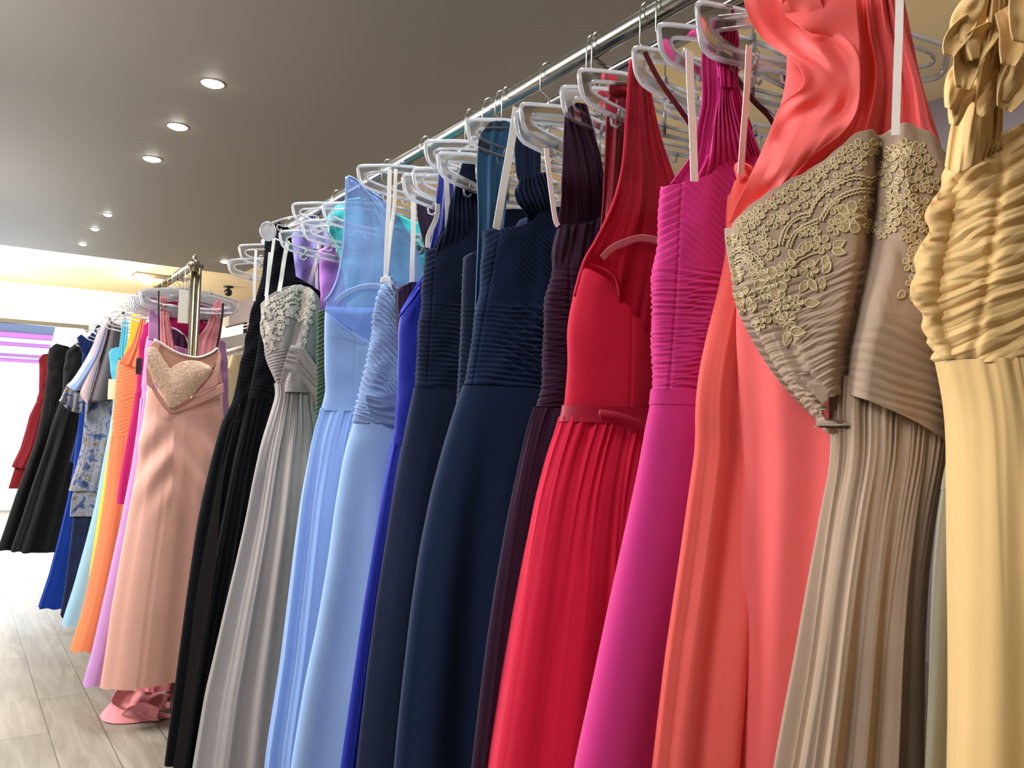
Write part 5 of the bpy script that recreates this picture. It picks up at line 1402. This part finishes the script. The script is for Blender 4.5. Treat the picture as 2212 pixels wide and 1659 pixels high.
def g_rose():
    pl = Plane(346, 700, Y=3.96)
    t = gown('rose pink gown with pleated straps and crumpled train, behind the blush one', pl, 346, 900, GF)
    fb = fabric('rose_chiffon', '#e39093', 0.75, .3)
    b = Body(pl, [(345, 760), (340, 850), (335, 950), (322, 1150), (300, 1400), (290, 1480)], [(470, 730), (482, 850), (480, 950), (470, 1200), (465, 1480)], b=((.1, .06), (1.3, .035), (1.7, .03)), e=2.2)
    b.build('bodice', fb, t, 1.25, [(345, 770), (385, 790), (410, 770), (430, 750), (470, 715), (480, 720)], n=140, m=90, disp=[lambda q, z, s, n, dt: .003 * vn(s / .012, z * 3, 5)])
    b.build('skirt', fb, t, .10, 1.25, n=200, m=80, lip=False, disp=[folds(.012, .08, .003, .03, 1.3, .5, 5)])
    dd = lambda j, i: .003 * vn(j * 8, i * 1.2, 4)
    sheet('strap', fb, t, pl, [[(345, 642), (352, 640), (360, 645)], [(346, 700), (356, 700), (368, 700)], [(347, 760), (364, 765), (382, 772)], [(348, 790), (368, 795), (386, 800)]], off=.035, n=40, m=40, disp=dd, thick=.003)
    sheet('strap', fb, t, pl, [[(464, 652), (472, 648), (482, 655)], [(448, 700), (465, 700), (480, 700)], [(424, 735), (450, 740), (474, 750)], [(418, 770), (450, 780), (472, 790)]], off=.035, n=40, m=40, disp=dd, thick=.003)
    # crumpled train resting on the floor
    c = at_z(312, 1535, 0.03)
    n1, n2 = 90, 40
    vs = []
    for i in range(n2):
        r = (i / (n2 - 1))
        for j in range(n1):
            a = 2 * math.pi * j / n1
            rr = r * (1 + .22 * float(vn(math.cos(a) * 2 + 3, math.sin(a) * 2, 9)))
            x = rr * .21 * math.cos(a); y = rr * .15 * math.sin(a)
            h = .075 * (1 - r ** 2.2) * (1 + .5 * float(vn(x * 10, y * 10, 4))) + .022 * (1 - 2 * abs(float(vn(x * 17 + 2, y * 13, 7)))) * (1 - r ** 6) + .004
            vs.append((c[0] + x + .03, c[1] + y + .08, max(.003, h)))
    mesh_obj('train', np.array(vs), grid_faces(n2, n1, True), fb, t)
    sheet('train_fold', fb, t, Plane(300, 1500, Y=3.84), [[(252, 1490), (290, 1492), (370, 1500)], [(240, 1515), (280, 1525), (350, 1530)], [(262, 1533), (300, 1540), (340, 1545)]], off=.0, n=60, m=30, disp=lambda j, i: .03 * vn(j * 6, i * 2, 3), thick=.003)
    sheet('train_fold', fb, t, Plane(310, 1540, Y=3.76), [[(275, 1530), (310, 1518), (345, 1530)], [(262, 1546), (300, 1540), (340, 1550)], [(300, 1556), (318, 1558), (345, 1556)]], off=.0, n=50, m=24, disp=lambda j, i: .02 * vn(j * 4, i * 2, 8), thick=.003)
g_rose()

def g_far():
    ru = lambda a=.003, p=.014, sl=-.3, sd=3: pleats(a, p, sl, .006, sd)
    # raspberry gown seen in the V of the rose straps and its lace hem
    pl, t, fb, b = far_tube('raspberry lace gown filling the V between the rose straps', 300, 800, 4.20, [(312, 690), (300, 740), (296, 800), (292, 860), (276, 950), (263, 1030), (255, 1088)], '#b3155c', (293, 850),
                            [(300, 710), (330, 690), (345, 655), (400, 650), (460, 655), (480, 690), (520, 720)], width=.44, seed=4)
    tagp = plain('tag_dark', '#2a2730', .7); tagw = plain('tag_paper', '#e9e4d3', .8)
    q = MB(); c = pl.pw(300, 790, .07); q.box(c[0] - .012, c[0] + .012, c[1] - .001, c[1] + .001, c[2] - .04, c[2] + .035)
    for k in range(2): q.box(c[0] - .013, c[0] + .013, c[1] - .0015, c[1] + .0015, c[2] - .02 + .03 * k, c[2] - .01 + .03 * k)
    q.build('price_tag', tagp, t, False)
    # lilac gown
    pl, t, fb, b = far_tube('lilac chiffon gown, long narrow strip left of the blush skirt', 313, 750, 4.07, [(322, 700), (315, 735), (311, 790), (304, 860), (296, 930), (285, 1010), (262, 1130), (238, 1240), (218, 1330), (200, 1410), (180, 1482)], '#c48fc6', (304, 860),
                            [(310, 740), (318, 728), (330, 715), (345, 740), (420, 760)], width=.40, seed=14, big=.010)
    sheet('strap', fb, t, pl, [[(323, 640), (330, 636), (338, 640)], [(322, 680), (332, 680), (343, 680)], [(320, 735), (335, 735), (348, 740)]], off=.03, n=24, m=30, thick=.003)
    # lilac sequinned gown at the right edge
    pl, t, fb, b = far_tube('mauve sequinned gown showing at the right edge behind the blush one', 350, 800, 4.32, [(360, 740), (355, 850), (350, 1000), (330, 1400)], '#b887b4', (355, 860),
                            [(360, 740), (420, 740), (478, 735), (486, 740), (492, 760)], R=[(486, 735), (493, 780), (492, 840), (493, 880), (490, 960), (486, 1100), (480, 1400)], seed=24, rough=.4, spec=.8)
    sheet('strap', fb, t, pl, [[(320, 655), (328, 652), (336, 660)], [(328, 690), (336, 690), (344, 700)], [(334, 740), (342, 740), (352, 750)]], off=.22, n=24, m=30, thick=.003)
    # wine gown with white straps inside the V
    pl, t, fb, b = far_tube('dark wine gown with pale edging, deep inside the V of the rose straps', 360, 740, 4.12, [(362, 720), (360, 800), (360, 900), (360, 1100)], '#3b1230', (360, 850), [(360, 712), (375, 712), (392, 722), (410, 745), (440, 760)], width=.2, seed=8)
    q = MB(); q.tube([pl.pw(u, v, .03) for (u, v) in spline([(366, 706), (385, 714), (400, 728), (408, 745)], 20)], .004, 6); q.build('neck_binding', ribbon_w, t)
    # orange gown
    pl, t, fb, b = far_tube('bright orange halter gown with ruched waist on the far rack', 250, 800, 4.46, [(262, 768), (253, 782), (250, 820), (247, 860), (243, 900), (242, 930), (236, 965), (227, 1060), (214, 1150), (196, 1240), (176, 1325), (150, 1408)], '#ff9260', (241, 945),
                            [(248, 800), (256, 780), (268, 772), (285, 766), (305, 770), (400, 780)], width=.44, seed=31, big=.010, ruche=lambda q, z, s, n, dt: pleats(.003, .017, -.35, .012, 3, lw=.04)(q, z, s, n, dt))
    sheet('halter_strap', fb, t, pl, [[(303, 690), (308, 686), (314, 690)], [(295, 710), (303, 712), (312, 715)], [(282, 745), (295, 750), (308, 755)], [(256, 784), (280, 790), (304, 800)]], off=.035, n=40, m=50, disp=lambda j, i: .003 * vn(j * 7, i, 4), thick=.003)
    # yellow gown
    pl, t, fb, b = far_tube('sunny yellow gown, thin strap and strip behind the orange one', 255, 840, 4.72, [(262, 800), (256, 850), (246, 900), (238, 950), (228, 1010), (215, 1090), (190, 1250)], '#ffd034', (246, 900), [(258, 800), (270, 770), (290, 770), (330, 780)], width=.40, seed=41)
    sheet('strap', fb, t, pl, [[(284, 680), (292, 678), (300, 684)], [(281, 715), (290, 715), (299, 712)], [(276, 740), (284, 745), (292, 745)], [(266, 772), (275, 775), (284, 775)], [(262, 810), (275, 815), (290, 815)]], off=.03, n=30, m=50, thick=.003)
    # cyan gown
    pl, t, fb, b = far_tube('cyan satin gown with padded cup and pale blue skirt, left of the orange one', 240, 800, 5.0, [(236, 754), (236, 775), (241, 810), (246, 845), (244, 880), (236, 930), (222, 1000), (206, 1090), (186, 1170), (160, 1265), (132, 1353)], '#4cbbdc', (245, 870),
                            [(234, 764), (240, 754), (252, 750), (268, 756), (320, 780)], width=.42, seed=51, big=.008, sk=fabric('pale_aqua_skirt', '#a4cfe6', .8, .3), rough=.5, spec=.6)
    sheet('strap', fb, t, pl, [[(264, 694), (270, 690), (278, 694)], [(261, 720), (268, 720), (276, 720)], [(257, 750), (266, 752), (274, 752)], [(254, 775), (266, 775), (276, 775)]], off=.03, n=30, m=30, disp=lambda j, i: .003 * vn(j * 7, i, 4), thick=.003)
    c = pl.pw(242, 841, .05); q = MB(); q.box(c[0] - .02, c[0] + .02, c[1] - .001, c[1] + .001, c[2] - .055, c[2] + .055); q.build('paper_tag', tagw, t, False)
    # floral gown with satin jacket
    fm = bpy.data.materials.new('floral_print'); fm.use_nodes = True; MATS['floral_print'] = fm
    nt = fm.node_tree; bs = nt.nodes['Principled BSDF']; tc = nt.nodes.new('ShaderNodeTexCoord')
    vo = nt.nodes.new('ShaderNodeTexNoise'); vo.inputs['Scale'].default_value = 16; vo.inputs['Detail'].default_value = 4; vo.inputs['Distortion'].default_value = 0.8
    cr = nt.nodes.new('ShaderNodeValToRGB'); els = cr.color_ramp.elements
    els[0].position = .30; els[0].color = lin('#1c2438'); els[1].position = .72; els[1].color = lin('#a89a8c')
    for (p_, c_) in ((.42, '#4a5f8c'), (.48, '#a59a94'), (.54, '#6f7f9c'), (.60, '#9c8d74'), (.66, '#3c3d4c')):
        e = els.new(p_); e.color = lin(c_)
    nt.links.new(tc.outputs['Object'], vo.inputs['Vector']); nt.links.new(vo.outputs['Fac'], cr.inputs['Fac']); nt.links.new(cr.outputs['Color'], bs.inputs['Base Color']); bs.inputs['Roughness'].default_value = .6
    pl = Plane(195, 880, Y=5.42)
    t = gown('blue and beige floral gown under a brown satin jacket with pink facing', pl, 190, 950, GF)
    b = Body(pl, [(190, 800), (186, 870), (184, 900), (178, 960), (165, 1010), (149, 1058)], None, width=.36, b=((0, .07), (2, .04)))
    b.build('floral_skirt', fm, t, zpx(pl, 149, 1060), zpx(pl, 190, 820), n=160, m=90, disp=[folds(.012, .07, .004, .03, 1.4, .3, 61)])
    b2 = Body(pl, [(180, 960), (170, 1020), (154, 1080), (151, 1115)], None, width=.36, b=((0, .06), (2, .04)))
    b2.build('floral_tier', fm, t, zpx(pl, 151, 1115), 1.0, n=140, m=50, lip=False, disp=[folds(.010, .06, .004, .03, 1.4, .3, 63)])
    nb = fabric('navy_black_lace', '#14203f', .7, .3, mottled=.8)
    b3 = Body(pl, [(182, 960), (172, 1040), (163, 1110), (153, 1190), (143, 1270), (132, 1335)], None, width=.42, b=((0, .07), (2, .03)))
    b3.build('lace_underskirt', nb, t, zpx(pl, 132, 1335), 1.0, n=160, m=80, lip=False, disp=[folds(.012, .06, .004, .03, 1.4, .6, 65)], hem=.03)
    br = fabric('brown_satin', '#54484a', .45, .2, spec=.5); pk = fabric('dusty_pink_satin', '#d8bcc0', .45, .2, spec=.5); gb = fabric('steel_satin', '#7f93c4', .4, .2, spec=.6)
    sheet('jacket_body', br, t, pl, [[(237, 685), (242, 690), (262, 705)], [(218, 770), (240, 770), (262, 780)], [(190, 868), (215, 868), (243, 866)]], off=.10, n=30, m=40, thick=.02, bulge=.03)
    sheet('jacket_facing', pk, t, pl, [[(234, 686), (238, 686)], [(206, 730), (228, 736)], [(186, 805), (208, 800)], [(173, 850), (194, 850)], [(186, 872), (191, 870)]], off=.125, n=20, m=50, thick=.01, bulge=.01)
    sheet('jacket_sleeve', gb, t, pl, [[(216, 712), (226, 712), (236, 700)], [(188, 770), (203, 775), (220, 760)], [(160, 815), (176, 825), (190, 815)], [(143, 833), (162, 845), (180, 840)]], off=.09, n=30, m=50, thick=.015, bulge=.05)
    sheet('sleeve_ruffle', fm, t, pl, [[(143, 833), (160, 845), (182, 850)], [(132, 858), (152, 872), (180, 880)], [(127, 865), (150, 886), (180, 895)]], off=.10, n=60, m=24, thick=.003, disp=lambda j, i: .02 * np.sin(j * 22) * i)
    # blue gown
    far_tube('royal blue pleated gown on the far rack, right of the black ones', 172, 880, 5.75, [(188, 790), (176, 870), (168, 930), (158, 1010), (145, 1080), (126, 1160), (105, 1240), (80, 1315)], '#0d3a9e', (172, 890), [(180, 800), (200, 790), (260, 790)], width=.42, seed=71, big=.009)
    # navy bodice peeking high
    pl, t, fb, b = far_tube('navy gown with folded shoulder, peeking above the black gowns', 168, 740, 6.3, [(165, 726), (170, 745), (178, 765), (176, 900), (150, 1000)], '#142a66', (178, 850), [(162, 732), (175, 722), (186, 732), (195, 738), (250, 740)], width=.40, seed=81)
    sheet('strap', fb, t, pl, [[(212, 700), (218, 704)], [(196, 722), (208, 728)], [(184, 738), (196, 748)], [(174, 755), (186, 765)]], off=.03, n=16, m=30, thick=.003)
    # black gowns
    far_tube('black gown with flared skirt, the nearer of the pair at the far left', 140, 800, 6.62, [(160, 745), (146, 752), (138, 790), (136, 830), (133, 860), (116, 905), (96, 970), (70, 1045), (44, 1125), (20, 1192)], '#0a0b0b', (135, 850), [(136, 770), (146, 748), (158, 736), (175, 745), (200, 750), (260, 770)], width=.44, b=.08, seed=91, big=.03)
    far_tube('black gown with flared skirt, the farther of the pair, beside the red one', 105, 800, 6.98, [(108, 752), (104, 765), (102, 810), (97, 850), (92, 880), (78, 950), (58, 1010), (36, 1070), (16, 1132), (-3, 1188)], '#0b0b0c', (94, 865), [(100, 768), (108, 752), (120, 742), (140, 748), (200, 760)], width=.44, b=.08, seed=95, big=.03)
    pl, t, fb, b = far_tube('deep red gown, leftmost on the far rack against the bright window', 85, 850, 7.35, [(84, 770), (84, 810), (84, 845), (80, 865), (64, 898), (58, 925), (46, 970), (27, 1010)], '#84141f', (80, 868), [(83, 778), (92, 766), (104, 764), (112, 775), (200, 780)], width=.40, seed=99, b=.05)
    b.build('underskirt', fb, t, zpx(pl, 40, 1055), zpx(pl, 60, 950), n=80, m=30, lip=False, off=-.015)
g_far()

# hangers of the far rack
for k, (Y, yw, lb) in enumerate([(3.90, 3, 'clear hanger at the end of the far rack, holding the blush gown'), (3.97, -3, 'clear hanger holding the rose pink gown'), (4.05, 4, 'clear hanger holding the lilac chiffon gown'),
                                 (4.13, 0, 'clear hanger holding the dark wine gown'), (4.21, -4, 'clear hanger holding the raspberry gown'), (4.32, 2, 'clear hanger holding the mauve sequinned gown'),
                                 (4.46, 0, 'clear hanger holding the bright orange gown'), (4.72, 3, 'clear hanger holding the yellow gown'), (5.0, -2, 'clear hanger holding the cyan gown'), (5.42, 0, 'clear hanger holding the floral gown and jacket'),
                                 (5.75, 3, 'clear hanger holding the royal blue pleated gown'), (6.3, -3, 'clear hanger holding the navy gown of the far rack'), (6.62, 0, 'clear hanger holding the nearer black gown at the far left'),
                                 (6.98, 2, 'clear hanger holding the farther black gown at the far left'), (7.35, 0, 'clear hanger holding the deep red gown')]):
    hanger(lb, (BX, Y, BZ + .0195), yw, .13, 0, 'clear plastic hangers on the far rack', 1 if k < 5 else 0)
# loose empties bunched between them
for k in range(5):
    hanger('empty clear hanger bunched on the rail of the far rack', (BX, 3.935 + .075 * k + .012 * math.sin(k * 3), BZ + .0195), 6 * math.sin(k * 2.1), .12, 0, 'empty clear hangers bunched on the far rail', 0)
pl = Plane(398, 660, Y=3.875)
c = pl.pw(397, 662)
q = MB(); q.box(c[0] - .022, c[0] + .022, c[1] - .001, c[1] + .001, c[2] - .075, c[2] + .075)
tg = thing('paper_card', 'blank cream card tag hanging beside the post of the far rack', 'tag', (c[0], c[1], c[2]))
q.build('card', plain('card_paper', '#ece6d2', .8), tg, False)
q = MB(); q.tube([c + np.array([0, 0, .075]), c + np.array([.0, 0, .16])], .0012, 5); q.build('string', ribbon_w, tg)

# ivory gowns on a wall rail far right
rp = at_y(505, 757, 10.6)
t = thing('wall_rail', 'white rail of ivory gowns under the wall screen', 'clothes rail', (rp[0], rp[1], rp[2]))
q = MB(); q.tube([(rp[0] - .05, 10.0, rp[2]), (rp[0] - .05, 11.6, rp[2])], .02, 12); q.build('rail', m_white, t)
for yy in (10.05, 11.55):
    q = MB(); q.tube([(rp[0] - .05, yy, rp[2]), (rp[0] + .62, yy, rp[2])], .012, 10); q.build('bracket', m_white, t)
iv = fabric('ivory_satin', '#f0dfba', .55, .3); iv2 = fabric('cream_white_satin', '#f4eee0', .55, .3)
IL = ['ivory gown, nearest on the white wall rail', 'cream gown, second on the white wall rail', 'ivory gown, third on the white wall rail', 'cream gown, fourth on the white wall rail', 'ivory gown, fifth on the white wall rail', 'cream gown, farthest on the white wall rail']
for k in range(6):
    Y = 10.2 + .24 * k; x = rp[0] - .05
    t = thing('bridal_gown', IL[k], 'dress', (x, Y, 0), 'ivory gowns on the wall rail')
    th = np.linspace(0, 2 * math.pi, 64, endpoint=False); rows = []
    zz = np.linspace(.12, rp[2] - .09, 40)
    for z in zz:
        f = (rp[2] - .09 - z) / 1.9
        a = .20 + .10 * f if f > .25 else .20 - .12 * (1 - f / .25) * (f < .1)
        a = max(a, .07)
        rr = 1 + .12 * f * np.array(vn(th * 3.2 + k * 7, z * .6, 3))
        rows.append(np.stack([x + a * np.cos(th) * rr, Y + (.05 + .05 * f) * np.sin(th) * rr, np.full(64, z)], 1))
    mesh_obj('gown_body', np.concatenate(rows), grid_faces(40, 64, True), iv if k % 2 == 0 else iv2, t)
    q = MB(); q.tube([(x + .02 * math.cos(a), Y, rp[2] + .02 + .02 * math.sin(a)) for a in np.linspace(-.5, 3.4, 8)] , .002, 5)
    q.tube([(x, Y, rp[2] - .02), (x - .19, Y, rp[2] - .09)], .004, 6); q.tube([(x, Y, rp[2] - .02), (x + .19, Y, rp[2] - .09)], .004, 6); q.tube([(x + .018, Y, rp[2]), (x, Y, rp[2] - .02)], .002, 5)
    q.build('hanger_wire', m_wire, t)
